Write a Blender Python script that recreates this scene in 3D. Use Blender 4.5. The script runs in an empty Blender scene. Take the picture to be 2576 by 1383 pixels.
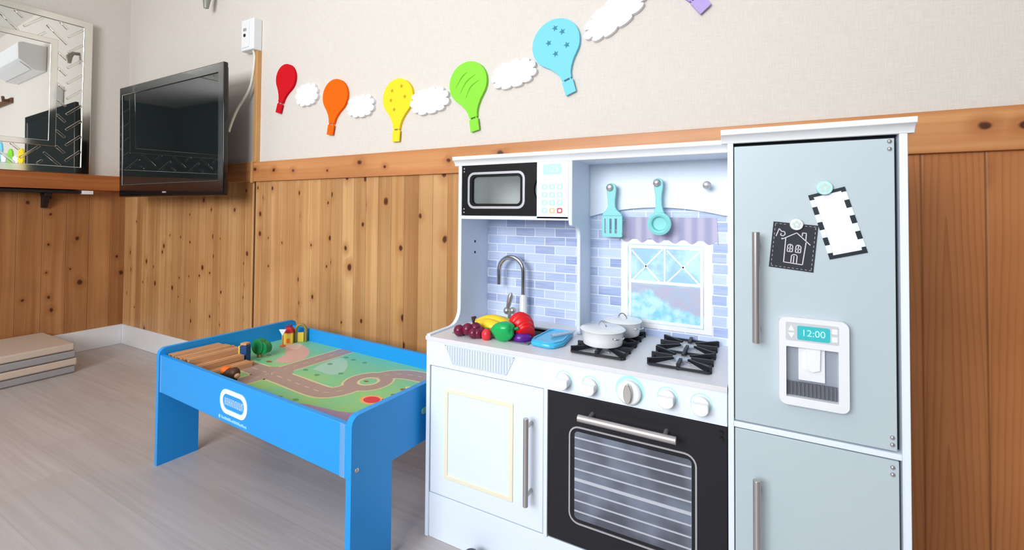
import bpy, bmesh, math, random
from math import sin, cos, pi, radians
from mathutils import Matrix, Vector
random.seed(7)
SC = bpy.context.scene
COL = SC.collection

# ---------------------------------------------------------------- mesh builder
class MB:
    def __init__(s): s.v=[]; s.f=[]; s.m=[]
    def add(s, vs, fs, m=0):
        o=len(s.v); s.v+= [tuple(v) for v in vs]
        for f in fs: s.f.append([i+o for i in f]); s.m.append(m)
        return s
    def box(s,x0,x1,y0,y1,z0,z1,m=0):
        vs=[(x0,y0,z0),(x1,y0,z0),(x1,y1,z0),(x0,y1,z0),(x0,y0,z1),(x1,y0,z1),(x1,y1,z1),(x0,y1,z1)]
        return s.add(vs,[(0,3,2,1),(4,5,6,7),(0,1,5,4),(1,2,6,5),(2,3,7,6),(3,0,4,7)],m)
    @staticmethod
    def _p(ax,p,q,d):
        return (d,p,q) if ax=='x' else (p,d,q) if ax=='y' else (p,q,d)
    def prism(s,poly,ax,a,b,m=0):
        n=len(poly)
        vs=[s._p(ax,p,q,a) for p,q in poly]+[s._p(ax,p,q,b) for p,q in poly]
        fs=[list(range(n)),list(range(n,2*n))]+[(i,(i+1)%n,n+(i+1)%n,n+i) for i in range(n)]
        return s.add(vs,fs,m)
    def ring(s,out,inn,ax,a,b,m=0):
        n=len(out)
        vs=[s._p(ax,p,q,a) for p,q in out]+[s._p(ax,p,q,a) for p,q in inn]+[s._p(ax,p,q,b) for p,q in out]+[s._p(ax,p,q,b) for p,q in inn]
        fs=[]
        for i in range(n):
            j=(i+1)%n
            fs+=[(i,j,n+j,n+i),(2*n+i,2*n+j,3*n+j,3*n+i),(i,j,2*n+j,2*n+i),(n+i,n+j,3*n+j,3*n+i)]
        return s.add(vs,fs,m)
    def cyl(s,p0,p1,r0,r1=None,n=20,m=0):
        r1=r0 if r1 is None else r1
        return s.tube([p0,p1],[r0,r1],n,m)
    def tube(s,path,r,n=12,m=0,closed=False):
        P=[Vector(p) for p in path]; k=len(P)
        R=r if isinstance(r,(list,tuple)) else [r]*k
        vs=[]; nrm=None
        for i in range(k):
            if closed: t=P[(i+1)%k]-P[i-1]
            else: t=P[min(i+1,k-1)]-P[max(i-1,0)]
            t.normalize()
            if nrm is None:
                a=Vector((0,0,1)) if abs(t.z)<.9 else Vector((1,0,0))
                nrm=t.cross(a).normalized()
            else:
                nrm=(nrm-t*nrm.dot(t)).normalized()
            b=t.cross(nrm)
            for j in range(n):
                an=2*pi*j/n
                vs.append(P[i]+(nrm*cos(an)+b*sin(an))*R[i])
        fs=[]
        for i in range(k if closed else k-1):
            i2=(i+1)%k
            for j in range(n):
                j2=(j+1)%n
                fs.append((i*n+j,i*n+j2,i2*n+j2,i2*n+j))
        if not closed: fs+= [list(range(n)),list(range((k-1)*n,k*n))]
        return s.add(vs,fs,m)
    def sph(s,c,r,n=16,k=10,m=0,M=None,fn=None):
        r=(r,r,r) if not isinstance(r,(tuple,list)) else r
        vs=[]
        for i in range(k+1):
            th=pi*i/k
            for j in range(n):
                ph=2*pi*j/n
                v=Vector((sin(th)*cos(ph),sin(th)*sin(ph),cos(th)))
                if fn: v=v*fn(th,ph)
                v=Vector((v.x*r[0],v.y*r[1],v.z*r[2]))
                if M: v=M@v
                vs.append(v+Vector(c))
        fs=[]
        for i in range(k):
            for j in range(n):
                j2=(j+1)%n
                fs.append((i*n+j,i*n+j2,(i+1)*n+j2,(i+1)*n+j))
        return s.add(vs,fs,m)
    def lathe(s,prof,c,n=32,m=0,ax='z'):
        vs=[]
        for r,h in prof:
            for j in range(n):
                a=2*pi*j/n
                if ax=='z': vs.append((c[0]+r*cos(a),c[1]+r*sin(a),c[2]+h))
                else: vs.append((c[0]+r*cos(a),c[1]-h,c[2]+r*sin(a)))
        fs=[]
        for i in range(len(prof)-1):
            for j in range(n):
                j2=(j+1)%n
                fs.append((i*n+j,i*n+j2,(i+1)*n+j2,(i+1)*n+j))
        fs+=[list(range(n)),list(range((len(prof)-1)*n,len(prof)*n))]
        return s.add(vs,fs,m)
    def seg(s,p,q,w,ax,a,b,m=0):     # flat stroke from p to q in the plane across axis ax
        dx,dy=q[0]-p[0],q[1]-p[1]; l=math.hypot(dx,dy) or 1; nx,ny=-dy/l*w/2,dx/l*w/2
        return s.prism([(p[0]+nx,p[1]+ny),(q[0]+nx,q[1]+ny),(q[0]-nx,q[1]-ny),(p[0]-nx,p[1]-ny)],ax,a,b,m)
    def poly(s,pts,w,ax,a,b,m=0):
        for p,q in zip(pts,pts[1:]): s.seg(p,q,w,ax,a,b,m)
        return s
    def xf(s,M):
        s.v=[tuple(M@Vector(v)) for v in s.v]; return s

def rrect(x0,x1,z0,z1,r,n=5):
    P=[]
    for cx,cz,a0 in ((x1-r,z1-r,0),(x0+r,z1-r,pi/2),(x0+r,z0+r,pi),(x1-r,z0+r,3*pi/2)):
        for i in range(n+1):
            a=a0+pi/2*i/n; P.append((cx+r*cos(a),cz+r*sin(a)))
    return P
def circ(cx,cz,r,n=32,a0=0): return [(cx+r*cos(a0+2*pi*i/n),cz+r*sin(a0+2*pi*i/n)) for i in range(n)]
def raypoly(poly,c,a):
    d=(cos(a),sin(a)); best=None
    for (p,q) in zip(poly,poly[1:]+poly[:1]):
        ex,ey=q[0]-p[0],q[1]-p[1]; den=d[0]*ey-d[1]*ex
        if abs(den)<1e-12: continue
        wx,wy=p[0]-c[0],p[1]-c[1]
        t=(wx*ey-wy*ex)/den; u=(wx*d[1]-wy*d[0])/den
        if t>0 and -1e-6<=u<=1+1e-6: best=t if best is None else max(best,t)
    return (c[0]+d[0]*best,c[1]+d[1]*best)
def matched(o,i):
    c=(sum(p[0] for p in i)/len(i),sum(p[1] for p in i)/len(i))
    A=sorted({round(math.atan2(p[1]-c[1],p[0]-c[0]),5) for p in o+i})
    return [raypoly(o,c,a) for a in A],[raypoly(i,c,a) for a in A]

# ---------------------------------------------------------------- linking
WM={}
def empty(name,loc,label,cat,group=None,rotz=0):
    o=bpy.data.objects.new(name,None); o.empty_display_size=.05; COL.objects.link(o)
    o.location=loc; o.rotation_euler=(0,0,rotz)
    WM[o.name]=Matrix.Translation(loc)@Matrix.Rotation(rotz,4,'Z')
    o['label']=label; o['category']=cat
    if group: o['group']=group
    return o
def mk(name,mb,mats,parent=None,bev=0,seg=2,ang=38,local=False,at=None,label=None,cat=None,group=None,kind=None):
    """one mesh object; mb holds world coordinates unless local=True"""
    if not isinstance(mats,(list,tuple)): mats=[mats]
    base=WM[parent.name] if parent else (Matrix.Translation(at) if at else Matrix.Identity(4))
    inv=base.inverted()
    vs=mb.v if local else [tuple(inv@Vector(v)) for v in mb.v]
    me=bpy.data.meshes.new(name); me.from_pydata(vs,[],mb.f)
    for m in mats: me.materials.append(m)
    me.polygons.foreach_set('material_index',mb.m)
    bm=bmesh.new(); bm.from_mesh(me); bmesh.ops.remove_doubles(bm,verts=bm.verts,dist=1e-6)
    bmesh.ops.recalc_face_normals(bm,faces=bm.faces); bm.to_mesh(me); bm.free()
    me.polygons.foreach_set('use_smooth',[True]*len(me.polygons)); me.set_sharp_from_angle(angle=radians(ang))
    o=bpy.data.objects.new(name,me); COL.objects.link(o)
    if parent: o.parent=parent; WM[o.name]=base
    else:
        o.matrix_world=base; WM[o.name]=base
    if bev:
        b=o.modifiers.new('bevel','BEVEL'); b.width=bev; b.segments=seg; b.limit_method='ANGLE'; b.angle_limit=radians(40)
        b.harden_normals=False
    if label: o['label']=label
    if cat: o['category']=cat
    if group: o['group']=group
    if kind: o['kind']=kind
    return o
def text_mb(txt,size,x,z,y,m=0,depth=.0006,align='CENTER',xs=1.0):
    """lettering that stands on the plane y, facing -y"""
    cu=bpy.data.curves.new('lettering','FONT'); cu.body=txt; cu.size=size; cu.align_x=align; cu.align_y='CENTER'; cu.extrude=depth/2
    o=bpy.data.objects.new('lettering',cu); COL.objects.link(o)
    bpy.context.view_layer.update()
    me=bpy.data.meshes.new_from_object(o)
    mb=MB()
    mb.add([(x+v.co.x*xs,y-depth/2-v.co.z,z+v.co.y) for v in me.vertices],[list(p.vertices) for p in me.polygons],m)
    bpy.data.objects.remove(o); bpy.data.curves.remove(cu); bpy.data.meshes.remove(me)
    return mb
def join(*ms):
    r=MB()
    for m in ms:
        o=len(r.v); r.v+=m.v; r.f+=[[i+o for i in f] for f in m.f]; r.m+=m.m
    return r

# ---------------------------------------------------------------- materials
def lin(c):
    c=c/255; return c/12.92 if c<=.04045 else ((c+.055)/1.055)**2.4
def rgb(*c): return (lin(c[0]),lin(c[1]),lin(c[2]),1)
def mat(name,c,rough=.5,metal=0,ior=1.45,alpha=1,trans=0,coat=0,sss=0,spec=.5):
    m=bpy.data.materials.new(name); m.use_nodes=True
    b=m.node_tree.nodes['Principled BSDF']
    b.inputs['Base Color'].default_value=rgb(*c); b.inputs['Roughness'].default_value=rough
    b.inputs['Metallic'].default_value=metal; b.inputs['IOR'].default_value=ior; b.inputs['Alpha'].default_value=alpha
    b.inputs['Transmission Weight'].default_value=trans; b.inputs['Coat Weight'].default_value=coat
    b.inputs['Specular IOR Level'].default_value=spec
    if sss: b.inputs['Subsurface Weight'].default_value=sss; b.inputs['Subsurface Radius'].default_value=(.01,.01,.01)
    return m
class NT:
    def __init__(s,m): s.t=m.node_tree; s.b=s.t.nodes['Principled BSDF']
    def n(s,ty,**k):
        nd=s.t.nodes.new(ty)
        for a,b in k.items(): setattr(nd,a,b)
        return nd
    def put(s,sock,v):
        if isinstance(v,(int,float)): sock.default_value=v
        elif isinstance(v,(tuple,list)): sock.default_value=v
        else: s.t.links.new(v,sock)
    def math(s,op,a,b=0,c=None):
        nd=s.n('ShaderNodeMath',operation=op); s.put(nd.inputs[0],a); s.put(nd.inputs[1],b)
        if c is not None: s.put(nd.inputs[2],c)
        return nd.outputs[0]
    def xyz(s):
        g=s.n('ShaderNodeNewGeometry'); x=s.n('ShaderNodeSeparateXYZ'); s.t.links.new(g.outputs['Position'],x.inputs[0]); return x.outputs
    def vec(s,a,b,c):
        nd=s.n('ShaderNodeCombineXYZ')
        for i,v in enumerate((a,b,c)): s.put(nd.inputs[i],v)
        return nd.outputs[0]
    def noise(s,v,scale=1,det=3,rough=.5,dist=0):
        nd=s.n('ShaderNodeTexNoise'); s.put(nd.inputs['Vector'],v); nd.inputs['Scale'].default_value=scale
        nd.inputs['Detail'].default_value=det; nd.inputs['Roughness'].default_value=rough; nd.inputs['Distortion'].default_value=dist
        return nd.outputs['Fac']
    def mr(s,v,a,b,c=0,d=1,smooth=True):
        nd=s.n('ShaderNodeMapRange'); nd.interpolation_type='SMOOTHSTEP' if smooth else 'LINEAR'
        s.put(nd.inputs[0],v)
        for i,x in enumerate((a,b,c,d)): s.put(nd.inputs[i+1],x)
        return nd.outputs[0]
    def mix(s,f,a,b,mode='MIX'):
        nd=s.n('ShaderNodeMix',data_type='RGBA',blend_type=mode); s.put(nd.inputs['Factor'],f); s.put(nd.inputs['A'],a); s.put(nd.inputs['B'],b)
        return nd.outputs['Result']
    def wn(s,v):
        nd=s.n('ShaderNodeTexWhiteNoise',noise_dimensions='1D'); s.put(nd.inputs['W'],v); return nd.outputs['Value']
    def bump(s,h,st,d=.002):
        nd=s.n('ShaderNodeBump'); nd.inputs['Strength'].default_value=st; nd.inputs['Distance'].default_value=d
        s.put(nd.inputs['Height'],h); s.t.links.new(nd.outputs[0],s.b.inputs['Normal'])
    def color(s,c): s.put(s.b.inputs['Base Color'],c)

def wood(name,u_ax,v_ax,off,pitch,light,dark,knot,knots=1,ring=False,rough=.42,gw=.012,ku=7,kv=3.6,seed=0,tonev=.25,flat=None):
    m=mat(name,(180,130,80),rough); T=NT(m); P=T.xyz(); u=P['XYZ'.index(u_ax)]; v=P['XYZ'.index(v_ax)]
    uu=T.math('DIVIDE',T.math('SUBTRACT',u,off),pitch); idx=T.math('FLOOR',uu); fr=T.math('FRACT',uu)
    wv=T.noise(T.vec(T.math('MULTIPLY',u,5),T.math('MULTIPLY',idx,3.7),T.math('MULTIPLY',v,2)),1,2)
    u2=T.math('ADD',u,T.math('MULTIPLY',T.math('SUBTRACT',wv,.5),.03))
    tone=T.wn(T.math('ADD',idx,seed+.37))
    g1=T.noise(T.vec(T.math('MULTIPLY',u2,55),T.math('MULTIPLY',idx,5.3),T.math('MULTIPLY',v,.9)),1,4,.6)
    g2=T.noise(T.vec(T.math('MULTIPLY',u2,16),T.math('MULTIPLY',idx,9.1),T.math('MULTIPLY',v,.5)),1,2)
    f=T.math('ADD',T.math('MULTIPLY',g1,.55),T.math('MULTIPLY',g2,.6))
    if ring:
        du=T.math('SUBTRACT',fr,T.math('ADD',.3,T.math('MULTIPLY',T.wn(T.math('ADD',idx,5.1)),.4)))
        a=T.math('POWER',T.math('MULTIPLY',du,9),2)
        vv=T.math('ADD',T.math('MULTIPLY',v,2.4),T.math('MULTIPLY',T.wn(T.math('ADD',idx,8.3)),6))
        r=T.math('ADD',T.math('SQRT',T.math('ADD',a,.15)),T.math('MULTIPLY',vv,.9))
        r=T.math('ADD',r,T.math('MULTIPLY',T.noise(T.vec(T.math('MULTIPLY',u,9),idx,T.math('MULTIPLY',v,2.2)),1,3),1.3))
        sn=T.math('FRACT',T.math('MULTIPLY',r,1.05))
        line=T.mr(sn,.3,.98); f=T.math('ADD',T.math('MULTIPLY',f,.55),T.math('MULTIPLY',line,.2))
    f=T.mr(f,.32,.82)
    c=T.mix(f,rgb(*light),rgb(*dark))
    br=T.math('ADD',1-tonev/2,T.math('MULTIPLY',tone,tonev)); br=T.math('MULTIPLY',br,T.mr(T.noise(T.vec(T.math('MULTIPLY',u,2.2),seed,T.math('MULTIPLY',v,2.6)),1,2),.3,.7,.9,1.06))
    c=T.mix(1.0,c,T.vec(br,T.math('POWER',br,1.25),T.math('POWER',br,1.5)),'MULTIPLY')
    if knots:
        vo=T.n('ShaderNodeTexVoronoi',feature='F1',voronoi_dimensions='2D')
        wob=T.noise(T.vec(T.math('MULTIPLY',u,30),seed,T.math('MULTIPLY',v,30)),1,2)
        T.put(vo.inputs['Vector'],T.vec(T.math('ADD',T.math('MULTIPLY',u,ku),T.math('MULTIPLY',wob,.12)),T.math('ADD',T.math('MULTIPLY',v,kv),T.math('MULTIPLY',idx,.77)),0))
        vo.inputs['Scale'].default_value=1; vo.inputs['Randomness'].default_value=1
        cs=T.n('ShaderNodeSeparateColor'); T.t.links.new(vo.outputs['Color'],cs.inputs[0])
        rad=T.mr(cs.outputs[0],1-.5*knots,1,.045,.15,False)
        d=vo.outputs['Distance']
        k=T.math('MULTIPLY',T.mr(T.math('DIVIDE',d,T.math('MAXIMUM',rad,.0005)),.45,1.05,1,0),T.math('GREATER_THAN',rad,.0455))
        h=T.math('MULTIPLY',T.mr(T.math('DIVIDE',d,T.math('MAXIMUM',rad,.0005)),.8,3.4,.7,0),T.math('GREATER_THAN',rad,.0455))
        c=T.mix(h,c,rgb(*dark)); c=T.mix(k,c,rgb(*knot))
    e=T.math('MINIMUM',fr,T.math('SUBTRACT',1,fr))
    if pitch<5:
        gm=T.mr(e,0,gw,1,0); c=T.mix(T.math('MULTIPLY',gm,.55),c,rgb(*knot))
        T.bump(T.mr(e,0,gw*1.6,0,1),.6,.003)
    T.color(c); return m

M={}
M['kitchen']=mat('kitchen_white_paint',(229,239,252),.38)
M['crownw']=mat('crown_white_paint',(240,242,244),.4)
M['counter']=mat('counter_top',(222,222,226),.35)
M['charcoal']=mat('charcoal_paint',(34,34,40),.5,spec=.3)
M['mwblack']=mat('microwave_black',(14,14,16),.5,spec=.2)
M['black']=mat('black_plastic',(16,16,18),.35)
M['grate']=mat('cast_black',(22,22,28),.5)
M['steel']=mat('brushed_steel',(190,186,186),.32,.75)
M['steel2']=mat('polished_steel',(205,203,203),.16,1)
M['silver']=mat('silver_paint',(176,176,182),.4,.3)
M['fridge']=mat('fridge_silver_paint',(186,200,207),.42,.0)
M['dispw']=mat('dispenser_white',(232,234,240),.28)
M['cream']=mat('cream_line',(238,232,206),.5)
M['teal']=mat('teal_print',(178,236,236),.5)
M['tealdk']=mat('teal_display',(60,188,196),.4)
M['aqua']=mat('aqua_plastic',(134,212,212),.4)
M['white']=mat('white_plastic',(236,238,240),.35)
M['enamel']=mat('white_enamel',(232,234,236),.18,coat=.4)
M['darkgap']=mat('dark_gap',(24,26,32),.7)
M['sink']=mat('sink_grey',(120,124,132),.4)
M['blue']=mat('blue_lacquer',(30,152,232),.36)
M['tape']=mat('clear_tape',(190,226,240),.2,alpha=.22)
M['red']=mat('red_plastic',(222,22,30),.3)
M['green']=mat('green_plastic',(20,176,92),.24)
M['yellow']=mat('yellow_plastic',(250,212,40),.35)
M['grape']=mat('grape_plastic',(110,22,58),.25)
M['purplep']=mat('purple_plastic',(92,30,140),.28)
M['stem']=mat('dark_stem',(52,36,30),.6)
M['orange']=mat('orange_plastic',(240,110,40),.35)
M['strawb']=mat('strawberry_red',(232,50,64),.35)
M['skyblue']=mat('sky_blue_plastic',(70,184,232),.18)
M['clear']=mat('clear_plastic',(215,232,236),.08,trans=.75)
M['tvbez']=mat('tv_gloss_black',(12,12,13),.14,coat=.3)
M['screen']=mat('tv_screen_glass',(26,31,32),.02,spec=.55)
M['mirror']=mat('mirror_silver',(236,238,236),.015,1)
M['mirrorbar']=mat('mirror_lattice',(232,231,224),.08,1)
M['board']=mat('mirror_back',(70,64,58),.7)
M['shelfblk']=mat('shelf_black',(26,20,18),.5)
M['cordw']=mat('cord_white',(226,224,212),.5)
M['matbeige']=mat('mat_beige',(205,188,172),.55)
M['matgrey']=mat('mat_grey',(158,156,158),.55)
M['track']=mat('track_beech',(206,156,114),.5)
M['trackend']=mat('track_groove',(140,92,58),.6)
M['brown']=mat('dark_brown_toy',(74,44,28),.55)
M['toyblue']=mat('toy_blue',(26,70,128),.45)
M['toygreen']=mat('toy_green',(22,130,72),.45)
M['toyyellow']=mat('toy_yellow',(226,196,70),.5)
M['toyred']=mat('toy_red',(206,40,52),.45)
M['toypurple']=mat('toy_purple',(96,52,122),.5)
M['olive']=mat('toy_olive',(150,132,62),.55)
M['felt']={}
def felt(name,c):
    m=mat('felt_'+name,c,.9,spec=.15); T=NT(m); P=T.xyz()
    T.bump(T.noise(T.vec(P[0],P[1],P[2]),900,2),.25,.001); M['felt'][name]=m; return m
for n_,c_ in dict(red=(206,22,34),orange=(255,104,16),yellow=(252,220,52),green=(142,222,72),blue=(128,212,240),purple=(186,166,226),white=(240,240,246),greendk=(98,180,50),yellowdk=(190,160,40),bluedk=(70,140,160)).items(): felt(n_,c_)

def wallpaper():
    m=mat('wallpaper_beige',(226,219,211),.8,spec=.2); T=NT(m); P=T.xyz()
    h=T.math('ADD',P[0],P[1])
    a=T.noise(T.vec(T.math('MULTIPLY',h,420),0,T.math('MULTIPLY',P[2],26)),1,2)
    b=T.noise(T.vec(T.math('MULTIPLY',h,26),3,T.math('MULTIPLY',P[2],420)),1,2)
    f=T.math('MULTIPLY',T.math('ADD',a,b),.5)
    T.color(T.mix(T.mr(f,.3,.7),rgb(224,218,211),rgb(214,207,199))); T.bump(f,.25,.0012); return m
M['wall']=wallpaper()
M['ceil']=mat('ceiling_white',(236,234,230),.8)
M['base']=mat('baseboard_white',(232,232,234),.4)
def floor_mat():
    m=mat('floor_laminate',(170,156,148),.33); T=NT(m); P=T.xyz()
    v=T.math('DIVIDE',P[1],.19); idx=T.math('FLOOR',v); fr=T.math('FRACT',v)
    lx=T.math('ADD',T.math('DIVIDE',P[0],1.2),T.math('MULTIPLY',T.wn(idx),3)); id2=T.math('FLOOR',lx)
    w=T.noise(T.vec(T.math('MULTIPLY',P[0],2.2),T.math('MULTIPLY',P[1],7),idx),1,3)
    y2=T.math('ADD',P[1],T.math('MULTIPLY',w,.018))
    g=T.noise(T.vec(T.math('MULTIPLY',P[0],1.6),T.math('MULTIPLY',y2,70),T.math('ADD',idx,T.math('MULTIPLY',id2,3.1))),1,4,.6)
    g2=T.noise(T.vec(T.math('MULTIPLY',P[0],1.2),T.math('MULTIPLY',y2,14),idx),1,3)
    f=T.mr(T.math('ADD',T.math('MULTIPLY',g,.6),T.math('MULTIPLY',g2,.5)),.3,.8)
    c=T.mix(f,rgb(192,184,182),rgb(174,165,162))
    t=T.math('ADD',.96,T.math('MULTIPLY',T.wn(T.math('ADD',T.math('MULTIPLY',idx,7.3),id2)),.08))
    c=T.mix(1.0,c,T.vec(t,t,t),'MULTIPLY')
    e=T.math('MINIMUM',fr,T.math('SUBTRACT',1,fr)); c=T.mix(T.mr(e,0,.012,.35,0),c,rgb(150,140,134))
    T.color(c); T.put(T.b.inputs['Roughness'],T.mr(g,.2,.8,.28,.42)); return m
M['floor']=floor_mat()
PINE=dict(light=(208,164,112),dark=(178,124,74),knot=(84,42,22))
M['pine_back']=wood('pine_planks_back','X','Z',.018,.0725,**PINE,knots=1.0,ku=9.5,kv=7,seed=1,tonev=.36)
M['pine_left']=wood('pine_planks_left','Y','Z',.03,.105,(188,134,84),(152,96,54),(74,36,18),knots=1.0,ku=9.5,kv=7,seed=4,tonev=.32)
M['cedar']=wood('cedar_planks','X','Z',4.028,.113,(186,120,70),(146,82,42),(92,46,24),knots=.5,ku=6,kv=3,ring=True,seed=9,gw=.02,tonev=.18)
M['rail']=wood('rail_board','Z','X',-3,9,(204,144,92),(174,108,60),(84,40,22),knots=.9,ku=9,kv=7,seed=2)
M['railleft']=wood('rail_board_left','Z','Y',-3,9,(196,126,72),(164,92,46),(80,36,18),knots=.8,ku=9,kv=7,seed=6)
M['strip']=wood('pale_strip','X','Z',-3,9,(214,168,110),(188,134,78),(150,96,50),knots=0)
M['walnut']=wood('brown_hook','Y','X',-3,9,(110,76,50),(84,54,34),(50,30,18),knots=0)
def brickprint():
    m=mat('brick_print',(190,200,225),.4); T=NT(m); P=T.xyz()
    b=T.n('ShaderNodeTexBrick'); b.offset=.5; b.squash=1
    T.put(b.inputs['Vector'],T.vec(T.math('SUBTRACT',P[0],2.893),T.math('SUBTRACT',P[2],.531),0))
    for k,v in (('Scale',1),('Mortar Size',.0016),('Mortar Smooth',.25),('Bias',-.15),('Brick Width',.0685),('Row Height',.0272)): b.inputs[k].default_value=v
    b.inputs['Color1'].default_value=rgb(196,212,240); b.inputs['Color2'].default_value=rgb(126,146,198); b.inputs['Mortar'].default_value=rgb(232,238,250)
    s=T.noise(T.vec(T.math('MULTIPLY',P[0],9),0,T.math('MULTIPLY',P[2],220)),1,3)
    s2=T.noise(T.vec(T.math('MULTIPLY',P[0],14),4,T.math('MULTIPLY',P[2],26)),1,2)
    c=T.mix(T.math('MULTIPLY',T.mr(s,.35,.7),.32),b.outputs['Color'],rgb(228,234,248))
    c=T.mix(T.math('MULTIPLY',T.mr(s2,.4,.75),.3),c,rgb(186,206,240))
    T.color(c); return m
M['brick']=brickprint()
def skyprint():
    m=mat('printed_view',(180,220,240),.4); T=NT(m); P=T.xyz()
    n=T.noise(T.vec(P[0],0,P[2]),16,4,.6); n2=T.noise(T.vec(P[0],7,P[2]),34,3)
    a=T.mix(T.mr(n,.38,.62),rgb(160,202,232),rgb(196,236,250)); low=T.mix(T.mr(n2,.4,.6),rgb(178,190,212),rgb(188,186,206))
    snow=T.mix(T.mr(n2,.4,.65),rgb(196,236,250),rgb(140,212,240))
    hill=T.math('ADD',.665,T.math('ADD',T.math('MULTIPLY',T.math('SUBTRACT',P[0],3.37),-.36),T.math('MULTIPLY',T.math('SUBTRACT',n,.5),.12)))
    c=T.mix(T.mr(T.math('SUBTRACT',hill,P[2]),-.012,.012),low,snow)
    c=T.mix(T.mr(P[2],.676,.690),c,a); T.color(c); return m
M['view']=skyprint()
def stripes(name,ca,cb,pitch,ax=0):
    m=mat(name,ca,.5); T=NT(m); P=T.xyz()
    f=T.math('SINE',T.math('MULTIPLY',T.math('ADD',P[ax],T.math('MULTIPLY',T.noise(T.vec(P[0],0,0),30,1),.01)),2*pi/pitch))
    T.color(T.mix(T.mr(f,-1,1),rgb(*ca),rgb(*cb))); return m
M['valance']=stripes('valance_print',(188,182,206),(160,158,190),.033)
M['ovenpane']=mat('oven_pane_print',(88,94,108),.12)
def pane():
    m=M['ovenpane']; T=NT(m); P=T.xyz(); n=T.noise(T.vec(P[0],0,P[2]),9,2)
    T.color(T.mix(T.mr(n,.35,.65),rgb(78,82,94),rgb(118,128,146)))
pane()
M['mwglass']=mat('microwave_glass',(205,215,215),.06,alpha=.14)
M['mwin']=mat('microwave_inside',(196,200,200),.5)
def playmat_green():
    m=mat('playmat_green',(120,196,120),.4); T=NT(m); P=T.xyz()
    n=T.noise(T.vec(P[0],P[1],0),7,3); c=T.mix(T.mr(n,.35,.65),rgb(148,206,132),rgb(124,204,156))
    g=T.mr(P[1],-.45,-.2); c=T.mix(T.math('MULTIPLY',g,.6),c,rgb(112,204,178)); T.color(c); return m
M['pm_green']=playmat_green()
for k,c in dict(road=(172,150,142),kerb=(214,212,164),dash=(218,196,182),red=(226,56,72),ring=(240,178,120),purple=(164,140,176),pink=(216,176,168),pale=(226,200,192),teal=(164,212,194),bush=(92,160,124),olive=(150,110,50),paleyellow=(222,226,150),pinkred=(232,90,110)).items():
    M['pm_'+k]=mat('playmat_'+k,c,.42)

# ---------------------------------------------------------------- camera (fitted to the photograph)
F_PX,PX,PY,YAW,PITCH,ROLL=1132.16,1293.96,509.26,.4912,.0206,.0070
cam=bpy.data.cameras.new('camera'); co=bpy.data.objects.new('camera',cam); COL.objects.link(co); SC.camera=co
cam.sensor_fit='HORIZONTAL'; cam.sensor_width=36; cam.lens=F_PX*36/2576
cam.shift_x=(1288-PX)/2576; cam.shift_y=(PY-691.5)/2576; cam.clip_start=.02
R=Vector((cos(YAW),sin(YAW),0)); F=Vector((-sin(YAW),cos(YAW),0)); U=Vector((0,0,1))
F2=F*cos(PITCH)+U*sin(PITCH); U2=U*cos(PITCH)-F*sin(PITCH)
R3=R*cos(ROLL)+U2*sin(ROLL); U3=U2*cos(ROLL)-R*sin(ROLL)
co.matrix_world=Matrix(((R3.x,U3.x,-F2.x,3.676),(R3.y,U3.y,-F2.y,-1.4128),(R3.z,U3.z,-F2.z,.8804),(0,0,0,1)))

# ---------------------------------------------------------------- the room
XW,YW,ZC=5.6,-3.5,2.62
ST=dict(kind='structure')
mk('floor',MB().box(-.1,XW+.1,YW-.1,.1,-.1,0),M['floor'],**ST)
mk('ceiling',MB().box(-.1,XW+.1,YW-.1,.1,ZC,ZC+.1),M['ceil'],**ST)
mk('wall_back',MB().box(-.1,XW+.1,.006,.1,0,ZC),M['wall'],**ST)
mk('wall_left',MB().box(-.1,-.004,YW,.006,0,ZC),M['wall'],**ST)
M['far']=mat('far_wall_teal_grey',(74,84,84),.7)
mk('wall_right',MB().box(XW,XW+.1,YW,.006,0,ZC),M['far'],**ST)
WIN=[(1.7,3.7,1.0,2.4)]
w=MB(); xs=[0]+[a for q in WIN for a in q[:2]]+[XW]
for i in range(0,len(xs),2): w.box(xs[i],xs[i+1],YW-.1,YW,0,ZC)
for x0,x1,z0,z1 in WIN: w.box(x0,x1,YW-.1,YW,0,z0); w.box(x0,x1,YW-.1,YW,z1,ZC)
mk('wall_front',w,M['far'],**ST)
for i,(x0,x1,z0,z1) in enumerate(WIN):
    f=MB(); t=.05
    f.box(x0,x0+t,YW-.08,YW-.02,z0,z1); f.box(x1-t,x1,YW-.08,YW-.02,z0,z1); f.box(x0+t,x1-t,YW-.08,YW-.02,z0,z0+t); f.box(x0+t,x1-t,YW-.08,YW-.02,z1-t,z1)
    xm=(x0+x1)/2; f.box(xm-.03,xm+.03,YW-.08,YW-.02,z0+t,z1-t)
    wo=mk(f'window_{i+1}',f,M['base'],**ST)
    mk('pane',MB().box(x0+t,x1-t,YW-.055,YW-.05,z0+t,z1-t),mat('window_glass',(250,252,255),0,trans=1),wo)
# wainscot, rails, baseboards, strip and its painted shadow gap
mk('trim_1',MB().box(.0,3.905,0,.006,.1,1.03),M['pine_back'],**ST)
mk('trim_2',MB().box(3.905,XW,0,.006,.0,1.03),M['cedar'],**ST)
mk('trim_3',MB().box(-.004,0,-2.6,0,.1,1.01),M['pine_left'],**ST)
mk('trim_4',MB().box(0,XW,-.012,.006,1.026,1.1257),M['rail'],bev=.0015,**ST)
mk('trim_5',MB().box(-.004,.09,-2.6,-.02,.995,1.088),M['railleft'],bev=.002,**ST)
mk('trim_6',MB().box(1.406,1.431,-.016,.006,1.1257,1.70).box(1.392,1.408,-.02,-.012,1.02,1.13).box(1.392,1.404,-.006,0,.127,1.026),M['strip'],bev=.001,**ST)
mk('shadow_gap',MB().box(1.4045,1.4125,-.0015,0,.127,1.026),M['brown'],**ST)  # flat dark strip standing in for the shadow gap beside the pale strip
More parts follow.
